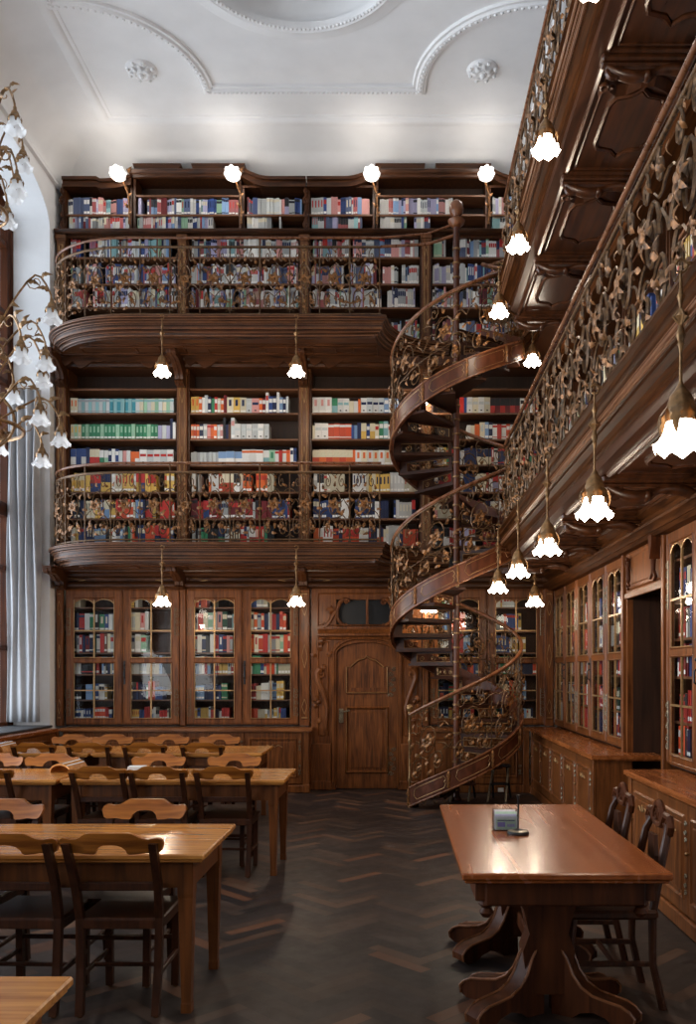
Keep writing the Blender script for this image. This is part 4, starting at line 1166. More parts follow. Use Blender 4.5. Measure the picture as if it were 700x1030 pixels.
# ------------------------------------------------------------------ glazed cabinets on the ground floor
# local frame: x along the front, front plane y=0, y into the cabinet
ZD0, ZD1 = .88, 2.71
def glazed_door(parent, xf, x0, x1, hinge_left, handle, goldm='gold'):
    w = x1-x0; gw = w*.715; a = x0+(w-gw)/2; b = a+gw; c = (a+b)/2
    zl0, zl1, zu0, zu1 = .96, 1.705, 1.78, 2.58
    mb = MB(xf=xf)
    mb.box(x0, a, -.0, .03, ZD0, ZD1, .004); mb.box(b, x1, 0, .03, ZD0, ZD1, .004)
    for z0, z1 in ((ZD0, zl0), (zl1, zu0), (zu1, ZD1)): mb.box(a, b, 0, .03, z0, z1)
    # scalloped head board of the upper light
    n = 20; pts = [(a, zu1)]
    for k in range(n+1):
        u = k/n; v = abs(2*u-1)                          # two lobes
        lobe = abs(sin(u*2*pi))**.7
        pts.append((a+gw*u, zu1-.07+.062*lobe))
    pts.append((b, zu1)); mb.prism(pts, .004, .022)
    for (z0, z1) in ((zl0, zl1), (zu0, zu1)): mb.frame(a-.014, b+.014, z0-.014, z1+.014, .0, .014, .008)
    mb.frame(x0+.012, x1-.012, ZD0+.012, ZD1-.012, 0, .012, .006)
    d = mb.build('door', M['cab'], parent, 30)
    mb = MB(xf=xf)
    mb.tube([(p[0], .002, p[1]) for p in pts[1:-1]], .006, 5)
    for z0, z1 in ((zl0, zl1), (zu0, zu1-.02)):
        mb.box(c-.009, c+.009, -.002, .014, z0, z1)
        for x in (a+.003, b-.003): mb.box(x-.003, x+.003, -.001, .01, z0, z1)
        mb.box(a, b, -.001, .01, z0, z0+.006)
    mb.box(a, b, -.002, .014, 2.147-.008, 2.147+.008); mb.box(a, b, -.002, .014, 1.33, 1.346)
    mb.build('muntin', M[goldm], d, 0)
    for z0, z1 in ((zl0, zl1), (zu0, zu1)):
        mb = MB(xf=xf); mb.add([(a, .015, z0), (b, .015, z0), (b, .015, z1), (a, .015, z1)], [(0, 1, 2, 3)]); mb.build('pane', M['glass'], d, 0)
    hx = x0+.03 if hinge_left else x1-.03
    for zc in (1.18, 2.27):
        mb = MB(xf=xf)
        for k, (dz, r) in enumerate(((-.16, .026), (-.09, .03), (.0, .026), (.09, .03), (.16, .026))):
            mb.tube([(p[0], -.006, p[1]) for p in spiral(hx, zc+dz, r*1.25, 1.3, k*pi, 1 if k % 2 else -1, 11)], .0038, 4)
        mb.tube([(hx+(.028 if hinge_left else -.028), -.006, zc-.19), (hx+(.028 if hinge_left else -.028), -.006, zc+.19)], .0045, 4)
        mb.build('hinge', M['silver'], d, 0)
    if handle:
        hx = x1-.025 if hinge_left else x0+.025
        mb = MB(xf=xf); mb.box(hx-.014, hx+.014, -.006, 0, 1.42, 1.74, .004)
        mb.tube([(hx, -.01, 1.5), (hx, -.035, 1.52), (hx, -.035, 1.6), (hx, -.01, 1.62)], .007, 6); mb.ball((hx, -.02, 1.68), .014, 8, 6)
        mb.build('handle', M['dark'], d, 40)
def glazed_cabinet(label, xf, x0, x1, ndoors, zshelf, pil=None, group=None, depth=.32):
    org = xf @ Vector(((x0+x1)/2, depth/2, .86))
    t = thing('glazed_cabinet', label, 'bookcase', org, 0, group)
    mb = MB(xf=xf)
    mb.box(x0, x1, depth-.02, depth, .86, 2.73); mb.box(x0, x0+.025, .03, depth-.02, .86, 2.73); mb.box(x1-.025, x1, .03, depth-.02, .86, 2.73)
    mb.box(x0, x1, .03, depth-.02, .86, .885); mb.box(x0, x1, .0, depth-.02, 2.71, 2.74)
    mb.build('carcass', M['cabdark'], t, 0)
    for z in zshelf:
        mb = MB(xf=xf); mb.box(x0+.025, x1-.025, .05, depth-.02, z-.02, z); mb.build('shelf', M['shelf'], t, 0)
    w = (x1-x0)/ndoors
    for k in range(ndoors):
        glazed_door(t, xf, x0+w*k+.004, x0+w*(k+1)-.004, k % 2 == 0, k % 2 == 1)
    return t
ZSH = [.955, 1.213, 1.56, 1.853, 2.145, 2.467]
xg = Matrix.Translation((0, YB, 0))
CABL = ['glazed oak cabinet at the left end of the back wall, two doors', 'glazed oak cabinet beside the left of the carved door, two doors', None, 'glazed oak cabinet behind the spiral staircase, two doors']
for i in (0, 1, 3):
    x0, x1 = PILX[i]+.045, PILX[i+1]-.045
    if i == 1: x1 = bx(300.5)
    if i == 3: x0 = bx(432)
    t = glazed_cabinet(CABL[i], xg, x0, x1, 2, ZSH, group='glazed cabinets along the back wall')
    # pilaster strips with zigzag inlay
    def strip(xc, w):
        mb = MB(); mb.box(xc-w/2, xc+w/2, YB-.03, YB+.04, .86, 2.73, .005)
        mb.frame(xc-w/2+.012, xc+w/2-.012, .95, 2.66, YB-.03, .012, .008)
        o = mb.build('pilaster', M['cab'], t, 30)
        mb = MB()
        for c, h_ in ((1.8, .16), (2.45, .1), (1.12, .1)):
            q = [(xc, c+h_), (xc+w*.28, c), (xc, c-h_), (xc-w*.28, c), (xc, c+h_)]
            mb.tube([(a, YB-.034, b) for a, b in q], .003, 4)
        for z in (2.64, .97): mb.box(xc-w*.3, xc+w*.3, YB-.036, YB-.03, z-.006, z+.006)
        mb.build('inlay_line', M['gold'], o, 0)
    if i == 0: strip(bx(60.5), .085)
    if i == 1: strip(bx(306.5), .135); mb = MB(); mb.box(PILX[1]-.04, PILX[1]+.04, YB-.012, YB+.03, .86, 2.73, .01); mb.tube([(PILX[1], YB-.014, .9), (PILX[1], YB-.014, 2.7)], .006, 6); mb.build('pilaster', M['cab'], t, 40)
    if i == 3: strip(bx(552), .12); strip(bx(428), .085)
    # books: top rows singly for the left two cabinets, rest in the mass
    w = (x1-x0)/2
    for k in range(2):
        a, b = x0+w*k+.09, x0+w*(k+1)-.09
        xc = frame_back(YB+.05)
        if i in (0, 1):
            dn = ['leftmost', 'second', 'third', 'fourth'][i*2+k]
            pals = [['dblue', 'red', 'white', 'green', 'black', 'green', 'blue', 'white', 'green'], ['lgrey', 'cream', 'pink', 'white'], ['lgrey', 'red', 'cream', 'lgreen', 'white', 'pink', 'dgreen', 'black', 'lteal'], ['cream', 'orange', 'grey', 'rorange', 'dblue', 'white', 'red', 'dblue', 'rorange', 'rorange']][i*2+k]
            pals2 = [['black', 'lgrey', 'red', 'dblue', 'dred', 'dblue', 'dgreen', 'white', 'red', 'brown', 'cream', 'lgrey'], ['grey', 'white', 'lgreen'], ['lgrey', 'white', 'dblue', 'black', 'white', 'red', 'blue', 'dblue', 'pink', 'grey', 'teal'], ['orange', 'cream', 'rorange', 'red', 'white', 'grey', 'cream', 'lgreen', 'rorange', 'red']][i*2+k]
            n1 = len(pals)+(2 if k == 0 and i == 0 else 0)
            for rn, z, pal in (('top', 2.147, pals), ('second', 1.853, pals2)):
                sp = []
                full = .45 if (i == 0 and k == 1) else (.86 if i == 1 and k == 1 and rn == 'top' else 1)
                wid = (b-a)*full/len(pal)
                wid = min(wid, .075)
                for c_ in pal: sp.append((1, wid*R.uniform(.8, 1.15), .25*R.uniform(.88, 1.05), [c_], R.choice(['label', 'plain', 'band', 'tag']), R.choice(['white', 'cream', 'dblue', 'red']), 'book'))
                single_books(xc, a, b, z, sp, 'in the %s row behind the %s glass door' % (rn, dn), 'books behind the glass doors left of the carved door', .28)
        else:
            fill_row(xc, a, b, 2.147, .2, .26, P_WARM, .7, .025, .05); fill_row(xc, a, b, 1.853, .2, .25, P_WARM, .8, .025, .05)
        fill_row(xc, a, b, 1.56, .2, .25, P_WARM, 1, .022, .045); fill_row(xc, a, b, 1.213, .17, .26, P_WARM, .8, .022, .05); fill_row(xc, a, b, .957, .1, .16, P_WARM, .9, .02, .05)
        fill_row(xc, a, b, 2.467, .12, .2, P_WARM, .5 if i else .2, .02, .04)

# base cabinets and counters
def base_door(parent, xf, x0, x1, orn=True, mat='cab'):
    mb = MB(xf=xf); mb.box(x0, x1, -.02, 0, .12, .79, .004); mb.frame(x0+.06, x1-.06, .2, .72, -.02, .025, .014); mb.box(x0+.1, x1-.1, -.03, -.02, .25, .67, .008)
    d = mb.build('door', M[mat], parent, 30)
    if orn:
        mb = MB(xf=xf); c = (x0+x1)/2
        mb.tube([(c-.12, -.034, .6), (c-.07, -.036, .63), (c-.02, -.036, .6), (c, -.036, .645), (c+.02, -.036, .6), (c+.07, -.036, .63), (c+.12, -.034, .6)], .005, 4)
        mb.build('inlay_line', M['gold'], d, 0)
        mb = MB(xf=xf); hx = x1-.03
        for zc in (.3, .62):
            for k, dz in enumerate((-.05, .0, .05)): mb.tube([(p[0], -.026, p[1]) for p in spiral(hx, zc+dz, .022, 1.2, k*pi, 1, 8)], .004, 4)
        mb.build('hinge', M['silver'], d, 0)
        mb = MB(xf=xf); mb.ball((x0+.03, -.04, .5), .013, 8, 6); mb.tube([(x0+.03, -.02, .5), (x0+.03, -.04, .5)], .006, 6); mb.build('knob', M['brass'], d, 40)
def base_cabinet(label, xf, x0, x1, doors, depth=.6, mat='cab', ends=True, group=None):
    org = xf @ Vector(((x0+x1)/2, depth/2, 0))
    t = thing('base_cabinet', label, 'cabinet', org, 0, group)
    mb = MB(xf=xf); mb.box(x0, x1, 0, depth, .1, .815); mb.box(x0-.0, x1+.0, -.03, depth, 0, .1, .01)
    for x in ([x0+.04, x1-.04] if ends else []): mb.box(x-.04, x+.04, -.03, 0, .1, .815, .004); mb.box(x-.05, x+.05, -.045, 0, 0, .11, .008)
    mb.build('carcass', M[mat], t, 30)
    w = (x1-x0-.18)/doors
    for k in range(doors): base_door(t, xf, x0+.09+w*k+.003, x0+.09+w*(k+1)-.003, True, mat)
    return t
YC = 11.38
xb = Matrix.Translation((0, YC, 0))
base_cabinet('panelled oak base cabinet under the glazed doors left of the carved door', xb, -4.38, bx(311, YC), 4, .3, group='base cabinets along the back wall')
base_cabinet('panelled oak base cabinet in the corner behind the spiral staircase', xb, bx(424, YC), 1.74, 2, .3, group='base cabinets along the back wall')
def counter(label, path_poly, mat, z=.85):
    mb = MB(); mb.prism(path_poly, z-.035, z-.006, 'z')
    # softened top
    c = Vector((sum(p[0] for p in path_poly)/len(path_poly), sum(p[1] for p in path_poly)/len(path_poly)))
    mb.prism([(p[0]+(.006 if p[0] < c.x else -.006), p[1]+(.006 if p[1] < c.y else -.006)) for p in path_poly], z-.006, z, 'z')
    mb.prism([(p[0]+(.02 if p[0] < c.x else -.02), p[1]+(.02 if p[1] < c.y else -.02)) for p in path_poly], z-.05, z-.035, 'z')
    tag(mb.build('countertop', M[mat], None, 0), label, 'countertop')
counter('long oak counter ledge below the glazed cabinets left of the carved door', [(-4.42, YC-.06), (bx(314, YC), YC-.06), (bx(314, YC), YB+.0), (-4.42, YB+.0)], 'counter')
counter('oak counter ledge in the corner behind the spiral staircase', [(bx(424, YC), YC-.06), (1.73, YC-.06), (1.73, YB+.0), (bx(424, YC), YB+.0)], 'counter')
# left wall counter (radiator casing)
xl = Matrix.Rotation(pi/2, 4, 'Z')      # local x -> +Y, y -> -X
xl = Matrix.Translation((-4.46, 0, 0)) @ xl
t = base_cabinet('dark oak casing running under the windows on the left wall', xl, .6, 11.36, 10, .14, 'cab')
counter('oak ledge on top of the casing under the windows', [(-4.61, .6), (-4.42, .6), (-4.42, 11.31), (-4.61, 11.31)], 'countery')

# right wall units
xr = Matrix.Translation((XW, 0, 0)) @ Matrix.Rotation(-pi/2, 4, 'Z')
DY = [11.62, 10.9, 10.2, 9.49, 8.78, 8.06]
t = glazed_cabinet('row of five glazed oak doors between the back corner and the open doorway', xr, -11.62, -8.06, 5, ZSH, group='glazed cabinets along the right wall')
t2 = glazed_cabinet('glazed oak cabinet on the near side of the open doorway', xr, -6.80, -3.96, 4, ZSH, group='glazed cabinets along the right wall')
for (a, b, n) in ((-11.62, -8.06, 5), (-6.80, -3.96, 4)):
    w = (b-a)/n
    for k in range(n):
        u0, u1 = a+w*k+.09, a+w*(k+1)-.09
        fr_ = frame_right(XW+.05)
        for z in ZSH[:-1]: fill_row(fr_, u0, u1, z, .2, .25, ['red', 'dred', 'rorange', 'blue', 'white', 'dblue', 'black', 'red', 'dblue', 'dgreen'], R.choice([1, .8, 1, .6]), .03, .05)
for tt, ys in ((t, [8.04]), (t2, [6.82])):
    for y in ys:
        mb = MB(); mb.box(XW-.03, XW+.32, y-.025, y+.025, 0, 2.73, .005); mb.build('end_post', M['cab'], tt, 0)
XC = 1.78
xrc = Matrix.Translation((XC, 0, 0)) @ Matrix.Rotation(-pi/2, 4, 'Z')
base_cabinet('panelled oak base cabinet between the back corner and the open doorway', xrc, -11.3, -7.72, 5, .32, group='base cabinets along the right wall')
base_cabinet('panelled oak base cabinet on the near side of the open doorway', xrc, -6.55, -3.9, 4, .32, group='base cabinets along the right wall')
counter('oak counter along the right wall ending at the open doorway', [(1.73, 7.68), (XW+.25, 7.68), (XW+.25, YB-.02), (1.73, YB-.02)], 'countery')
counter('oak counter on the near side of the doorway, beside the carved chairs', [(1.73, 3.8), (XW+.25, 3.8), (XW+.25, 6.6), (1.73, 6.6)], 'countery')

# doorway in the right wall: overdoor panel, jambs, inner door
def doorway():
    mb = MB()
    a, b = 6.84, 7.99
    mb.box(XW-.0, XW+.05, a, b, 2.26, 2.73); mb.box(XW-.02, XW+.06, a, b, 2.26, 2.31, .005)
    for y in (a+.02, b-.02): mb.box(XW+.0, XW+.05, y-.025, y+.025, 0, 2.3)
    d = struct('door_2', mb, M['cab'], 30, 'open doorway framed in oak in the right wall')
    mb = MB()
    for y in (a+.02, b-.02): mb.box(XW+.05, X1+.02, y-.025, y+.025, 0, 2.3)
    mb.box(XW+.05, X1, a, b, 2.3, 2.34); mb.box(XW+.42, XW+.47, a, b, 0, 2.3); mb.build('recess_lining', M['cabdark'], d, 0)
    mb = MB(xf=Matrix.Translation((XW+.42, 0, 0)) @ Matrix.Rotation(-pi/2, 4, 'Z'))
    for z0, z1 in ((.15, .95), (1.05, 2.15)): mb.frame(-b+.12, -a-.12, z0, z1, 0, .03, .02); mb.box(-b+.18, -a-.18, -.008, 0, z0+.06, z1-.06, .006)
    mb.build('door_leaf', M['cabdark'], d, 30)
    xf = Matrix.Translation((XW, 0, 0)) @ Matrix.Rotation(-pi/2, 4, 'Z')
    mb = MB(xf=xf)
    mb.frame(-b+.06, -a-.06, 2.33, 2.68, 0, .025, .014)
    mb.box(-b+.25, -a-.25, -.012, 0, 2.38, 2.62, .008)
    mb.build('overdoor_panel', M['cab'], d, 30)
    mb = MB(xf=xf)
    for s0 in (-b+.14, -a-.14):
        s = 1 if s0 < -7.4 else -1
        carve_scroll(mb, [(s0+s*x, -.03, z) for x, z in ((.05, 2.6), (.0, 2.62), (-.02, 2.57), (.05, 2.5), (.06, 2.42), (.0, 2.36), (.04, 2.34))], .02, .014)
        carve_scroll(mb, [(s0+s*x, -.04, z) for x, z in ((.12, 2.36), (.06, 2.4), (.05, 2.5), (.1, 2.58))], .012, .018)
    mb.prism([(-a-.16, 2.73), (-a-.05, 2.73), (-a-.07, 2.6), (-a-.11, 2.5), (-a-.14, 2.62)], -.09, 0)
    mb.build('carved_scroll', M['redwood'], d, 40)
doorway()
# ------------------------------------------------------------------ carved door in the back wall
def back_door():
    xa, xb_ = bx(313), bx(411)
    # wall panelling around the door opening (door thing's own surround)
    lx0, lx1 = bx(337.5), bx(400)
    c = (lx0+lx1)/2; r = (lx1-lx0)/2
    ztop, zs = 2.0, 1.83
    mb = MB()
    n = 18
    arc_ = [(c-r*cos(pi*i/n), zs+(ztop-zs)*sin(pi*i/n)) for i in range(n+1)]
    # surround face
    mb.box(xa, lx0, YB-.0, YB+.2, 0, 2.1); mb.box(lx1, xb_, YB, YB+.2, 0, 2.1)
    for i in range(n):
        p, q = arc_[i], arc_[i+1]
        vs = []
        for Y in (YB, YB+.12): vs += [(p[0], Y, p[1]), (q[0], Y, q[1]), (q[0], Y, 2.1), (p[0], Y, 2.1)]
        mb.add(vs, [(0, 1, 2, 3), (4, 7, 6, 5), (0, 4, 5, 1)])
    mb.box(xa, bx(338), YB, YB+.2, 2.1, 2.73); mb.box(bx(396), xb_, YB, YB+.2, 2.1, 2.73)
    mb.box(bx(338), bx(396), YB, YB+.2, 2.1, 2.2); mb.box(bx(338), bx(396), YB, YB+.2, bz(603), 2.73)
    # arched architrave
    for i in range(n):
        p, q = arc_[i], arc_[i+1]
    o_arc = [(c+(p[0]-c)*1.08, zs+(p[1]-zs)*1.35+.0) for p in arc_]
    pts = [(lx0-.035, .1)]+[(p[0], p[1]) for p in o_arc]+[(lx1+.035, .1)]
    mb.tube([(p[0], YB-.0, p[1]) for p in pts], .026, 6)
    mb.tube([(p[0], YB-.0, p[1]) for p in [(lx0-.005, .05)]+arc_+[(lx1+.005, .05)]], .014, 6)
    # cornice over the door
    mb.sweep([(bx(320), YB), (bx(413), YB)], [(0, 2.17), (.03, 2.16), (.06, 2.12), (.09, 2.1), (.09, 2.075), (.04, 2.06), (.03, 2.03), (0, 2.02)], False, 1)
    # base blocks
    mb.box(xa, bx(333), YB-.06, YB, 0, .62, .01); mb.box(bx(403), bx(432), YB-.06, YB, 0, .62, .01)
    mb.box(xa, bx(334), YB-.08, YB, 0, .12, .01); mb.box(bx(402), bx(432), YB-.08, YB, 0, .12, .01)
    mb.box(bx(411), bx(424), YB, YB+.1, 0, 2.73)
    mb.frame(bx(319.5), bx(331), .72, 2.0, YB, .02, .012)
    mb.frame(bx(405), bx(421), .72, 2.0, YB, .02, .012)
    mb.frame(bx(319.5), bx(409), 2.21, 2.66, YB, .02, .012)
    mb.m = 0
    d = struct('door_1', mb, M['cab'], 30, 'arched carved oak door in the back wall')
    # leaf
    mb = MB(); a2 = [(c+(p[0]-c)*.985, p[1]-.006) for p in arc_]
    mb.prism([(a2[0][0], .01)]+a2+[(a2[-1][0], .01)], YB+.035, YB+.075)
    l0, l1 = bx(348.5), bx(389.5)
    og = [(l0, bz(697)), (l1, bz(697)), (l1, bz(671)), (l1-.05, bz(671)), (l1-.1, bz(667.5)), (c+.12, bz(664)), (c+.04, bz(662.5)), (c, bz(660)), (c-.04, bz(662.5)), (c-.12, bz(664)), (l0+.1, bz(667.5)), (l0+.05, bz(671)), (l0, bz(671))]
    cc = (sum(p[0] for p in og)/len(og), sum(p[1] for p in og)/len(og))
    mb.prism([(cc[0]+(p[0]-cc[0])*.84, cc[1]+(p[1]-cc[1])*.8) for p in og], YB+.022, YB+.036)
    mb.tube([(p[0], YB+.034, p[1]) for p in og+og[:1]], .02, 6)
    z0, z1 = bz(777), bz(712)
    mb.frame(l0-.02, l1+.02, z0-.02, z1+.02, YB+.035, .045, .026); mb.box(l0+.06, l1-.06, YB+.022, YB+.036, z0+.06, z1-.06, .008)
    leafo = mb.build('door_leaf', M['cab'], d, 30)
    mb = MB(); mb.tube([(cc[0]+(p[0]-cc[0])*1.0, YB+.018, cc[1]+(p[1]-cc[1])*1.0) for p in og+og[:1]], .007, 4)
    mb.tube([(x, YB+.016, z) for x, z in ((l0, z0), (l1, z0), (l1, z1), (l0, z1), (l0, z0))], .006, 4); mb.build('inlay_line', M['gold'], leafo, 0)
    for za, zb_ in ((bz(701), bz(670)), (bz(780), bz(751))):
        mb = MB(); hx = bx(394.5)
        for k in range(6):
            zc = za+(zb_-za)*(k+.5)/6
            mb.tube([(p[0], YB+.028, p[1]) for p in spiral(hx+(.018 if k % 2 else -.018), zc, .034, 1.4, k*pi, 1 if k % 2 else -1, 10)], .006, 4)
        mb.tube([(hx-.055, YB+.03, za), (hx-.055, YB+.03, zb_)], .006, 4)
        mb.build('hinge', M['silver'], d, 0)
    mb = MB(); hx = bx(343)
    mb.box(hx-.03, hx+.03, YB+.02, YB+.036, bz(727), bz(713), .005)
    mb.tube([(hx, YB+.02, bz(715)), (hx, YB-.03, bz(715)), (hx+.05, YB-.035, bz(715.5)), (hx+.12, YB-.03, bz(714.6))], .011, 6)
    for k in range(3): mb.tube([(p[0], YB+.018, p[1]) for p in spiral(hx, bz(718+4*k), .03, 1.2, k*pi, 1, 9)], .006, 4)
    mb.build('handle', M['silver'], d, 40)
    # overlight
    mb = MB(); mb.box(bx(338), bx(396), YB+.09, YB+.12, 2.2, bz(603)); mb.build('overlight_back', M['dark'], d, 0)
    mb = MB(); mb.box(bx(368), bx(370.5), YB+.0, YB+.05, 2.2, bz(603)); mb.add([(bx(338), YB+.04, 2.2), (bx(396), YB+.04, 2.2), (bx(396), YB+.04, bz(603)), (bx(338), YB+.04, bz(603))], []) ; mb.build('overlight_bar', M['cab'], d, 0)
    mb = MB()
    for s, x in ((1, bx(339)), (-1, bx(395))):
        z0 = 2.2; z1 = bz(603); zm = (z0+z1)/2
        carve_scroll(mb, [(x+s*u, YB-.015, w) for u, w in ((.14, z1-.01), (.09, z1+.0), (.04, z1-.04), (.0, zm+.05), (-.0, zm), (.0, zm-.06), (.05, z0+.05), (.1, z0+.02), (.14, z0+.03))], .028, .02)
        carve_scroll(mb, [(p[0], YB-.02, p[1]) for p in spiral(x+s*.13, z1-.03, .04, 1.2, 0, s, 9)], .016, .012)
        carve_scroll(mb, [(x+s*u, YB-.012, w) for u, w in ((-.02, zm+.02), (-.06, zm-.04), (-.1, zm-.12), (-.16, z0+.01), (-.22, z0+.02))], .03, .016)
        carve_scroll(mb, [(p[0], YB-.02, p[1]) for p in spiral(x-s*.17, z0+.03, .045, 1.3, 0, -s, 9)], .014, .01)
        for a in (1.2, 2.0, 2.8): mb.leaf((x-s*.06, YB-.01, zm), (-s*abs(cos(a-.6)), -.1, sin(a)), (0, -1, 0), .11, .07)
    mb.build('overlight_scroll', M['cab'], d, 40)
    # carved S scrolls on both sides
    for s, x in ((1, bx(324.5)), (-1, bx(413))):
        mb = MB()
        pts = [(x-s*.03, bz(673)), (x-s*.07, bz(677)), (x-s*.065, bz(683)), (x-s*.02, bz(692)), (x+s*.03, bz(702)), (x+s*.07, bz(712)), (x+s*.06, bz(722))]
        carve_scroll(mb, [(p[0], YB-.02, p[1]) for p in pts], .05, .022, 8)
        carve_scroll(mb, [(p[0], YB-.03, p[1]) for p in spiral(x-s*.01, bz(678), .06, 1.3, pi/2, s, 11)], .022, .014)
        carve_scroll(mb, [(x+s*.06, YB-.015, bz(722)), (x+s*.05, YB-.015, bz(732)), (x+s*.02, YB-.015, bz(742))], .02, .008)
        for (dx, py, a, L) in ((-.05, 655, 1.2, .13), (.0, 650, 1.9, .14), (.05, 660, .6, .12), (-.08, 660, 2.8, .1), (.03, 668, 4.3, .12), (-.06, 700, 3.9, .12), (-.07, 712, 2.3, .1), (-.02, 722, 4.2, .1), (.02, 645, 1.6, .1)):
            mb.leaf((x+s*dx, YB-.012, bz(py)), (s*cos(a), -.15, sin(a)), (0, -1, 0), L, L*.6)
        mb.ball((x-s*.05, YB-.02, bz(706)), .03, 8, 6)
        mb.build('carved_scroll', M['cab'], d, 40)
back_door()

# ------------------------------------------------------------------ pendant lamps and wall lamps
def flower_shade(mb, c, r, h, n=32, lobes=8):
    prof = [(r*.48, .0), (r*.54, -h*.12), (r*.6, -h*.32), (r*.68, -h*.55), (r*.84, -h*.8), (r*1.0, -h*.94), (r*1.04, -h*1.0)]
    def wave(j, i):
        a = 2*pi*j/n; k = max(0, (i-2)/4)
        return (r*.08*cos(lobes*a)*k, h*.13*cos(lobes*a+.0)*k*k)
    mb.lathe(prof, c, n, wave)
def lamp_cap(mb, c, r, h):
    mb.lathe([(.007, h+.03), (.012, h+.02), (r*.4, h), (r*.75, h*.8), (r, h*.45), (r*1.02, h*.2), (r*.95, 0), (r*.9, .0)], c, 14)
    for k in range(6):
        a = 2*pi*k/6; mb.leaf((c[0]+r*.95*cos(a), c[1]+r*.95*sin(a), c[2]+h*.5), (cos(a)*.25, sin(a)*.25, -1), (cos(a), sin(a), 0), h*.9, r*.9)
def pendant(L, R_=.098):
    t = thing('pendant_lamp', 'x', 'lamp', (0, 0, 0), 0, None)
    mb = MB(); zt = .245
    zz = [zt, zt+.02]; rr = [.007, .007]
    def knop(z, r, h): 
        zz.extend([z-h, z-h*.3, z, z+h*.3, z+h]); rr.extend([.006, r*.7, r, r*.7, .006])
    knop(zt+.17, .013, .035)
    knop(L-.27, .02, .05); knop(L-.2, .028, .03); knop(L-.12, .016, .04)
    zz.append(L-.02); rr.append(.006)
    mb.tube([(0, 0, z) for z in zz], rr, 8)
    mb.tube([(p[0], 0, p[1]) for p in spiral(.0, L-.0, .028, .8, pi*1.3, 1, 9, .8)], .006, 5)
    for k in range(4):
        a = k*pi/2; mb.tube([(.0, 0, L-.235), (.03*cos(a), .03*sin(a), L-.2), (0, 0, L-.165)], .005, 4)
    mb.build('rod', M['brass'], t, 50, world=False)
    mb = MB(); lamp_cap(mb, (0, 0, .105), .058, .135); mb.build('cap', M['brass'], t, 50, world=False)
    mb = MB(); flower_shade(mb, (0, 0, .14), R_, .13)
    mb.build('shade', M['lit'], t, 60, world=False)
    return t
pl = pendant(.72); ktp = kid_table(pl); first = [True]
def place_pendant(x, y, z, top, label, group):
    global pl
    # shade mouth at z; rod reaches up to top
    if abs(top-z-.72) < .12:
        if first[0]: o = pl; first[0] = False
        else: o = copy_tree(pl, None, ktp)
        o.location = (x, y, top-.72)
    else:
        o = pendant(top-z); o.location = (x, y, z)
    tag(o, label, 'lamp', group)
ONE = ['first', 'second', 'third', 'fourth', 'fifth']
for k, y in enumerate(LAMP_Y[1]): place_pendant(1.1, y, 2.42, Z1-.03, 'lit flower-glass pendant lamp, %s of five hanging along the lower right gallery' % ['nearest', 'second nearest', 'middle', 'fourth nearest', 'farthest'][k], 'pendant lamps along the right galleries')
for k, y in enumerate(LAMP_Y[2]): place_pendant(1.1, y, 5.42, Z2-.03, 'lit flower-glass pendant lamp, %s of four hanging along the upper right gallery' % ['nearest', 'second nearest', 'third nearest', 'farthest'][k], 'pendant lamps along the right galleries')
for k, pxl in enumerate((163, 298)):
    w = 'left' if k == 0 else 'right'
    place_pendant(bx(pxl, 10.62), 10.62, 5.13, Z2-.05, 'lit flower-glass pendant lamp hanging on the %s below the upper balcony' % w, 'pendant lamps below the back balconies')
    place_pendant(bx(pxl, 10.62), 10.62, 2.32, Z1-.08, 'lit flower-glass pendant lamp hanging on the %s below the lower balcony' % w, 'pendant lamps below the back balconies')
place_pendant(.43, 11.53, 2.38, 2.88, 'lit pendant lamp glimpsed behind the lower treads of the staircase', 'pendant lamps below the back balconies')
place_pendant(.43, 11.53, 5.18, 5.68, 'lit pendant lamp glimpsed behind the upper treads of the staircase', 'pendant lamps below the back balconies')
place_pendant(1.62, 10.15, 2.36, 2.9, 'lit pendant lamp in the corner right of the stairs, under the lower gallery', 'pendant lamps below the back balconies')
place_pendant(1.64, 10.45, 5.3, 5.7, 'lit pendant lamp in the corner right of the stairs, under the upper gallery', 'pendant lamps below the back balconies')

for k, pxl in enumerate((131, 243, 379, 491)):
    x = bx(pxl)
    t = thing('wall_lamp', 'round-shaded wall lamp on a gilded stem between top bookcases, %s from the left' % ONE[k], 'lamp', (x, YB-.06, 7.6), 0, 'wall lamps on the top tier of bookcases')
    mb = MB()
    sgn = -1 if k in (0, 1, 2) else 1
    zt = 8.22
    carve_scroll(mb, [(x, YB-.05, 7.62), (x+.01, YB-.07, 7.8), (x-.0, YB-.09, 8.0), (x-.05, YB-.13, 8.14), (x-.05, YB-.2, 8.25), (x-.04, YB-.26, 8.24)], .016, .01)
    for (z, a) in ((7.7, 1), (7.82, -1), (7.95, 1), (8.05, -1), (8.3, 1)): mb.leaf((x, YB-.08, z), (a*.6, -.4, .7), (0, -1, .2), .09, .05)
    mb.build('stem', M['leaf'], t, 50)
    mb = MB(xf=Matrix.Translation((x-.06, YB-.3, 8.19)) @ Matrix.Rotation(radians(-35), 4, 'X'))
    flower_shade(mb, (0, 0, .03), .105, .1); mb.build('shade', M['lit'] if False else M['unlit'], t, 60)
    mb = MB(); mb.ball((x-.06, YB-.29, 8.17), .07, 14, 10); mb.build('bulb', M['lit'], t, 60)

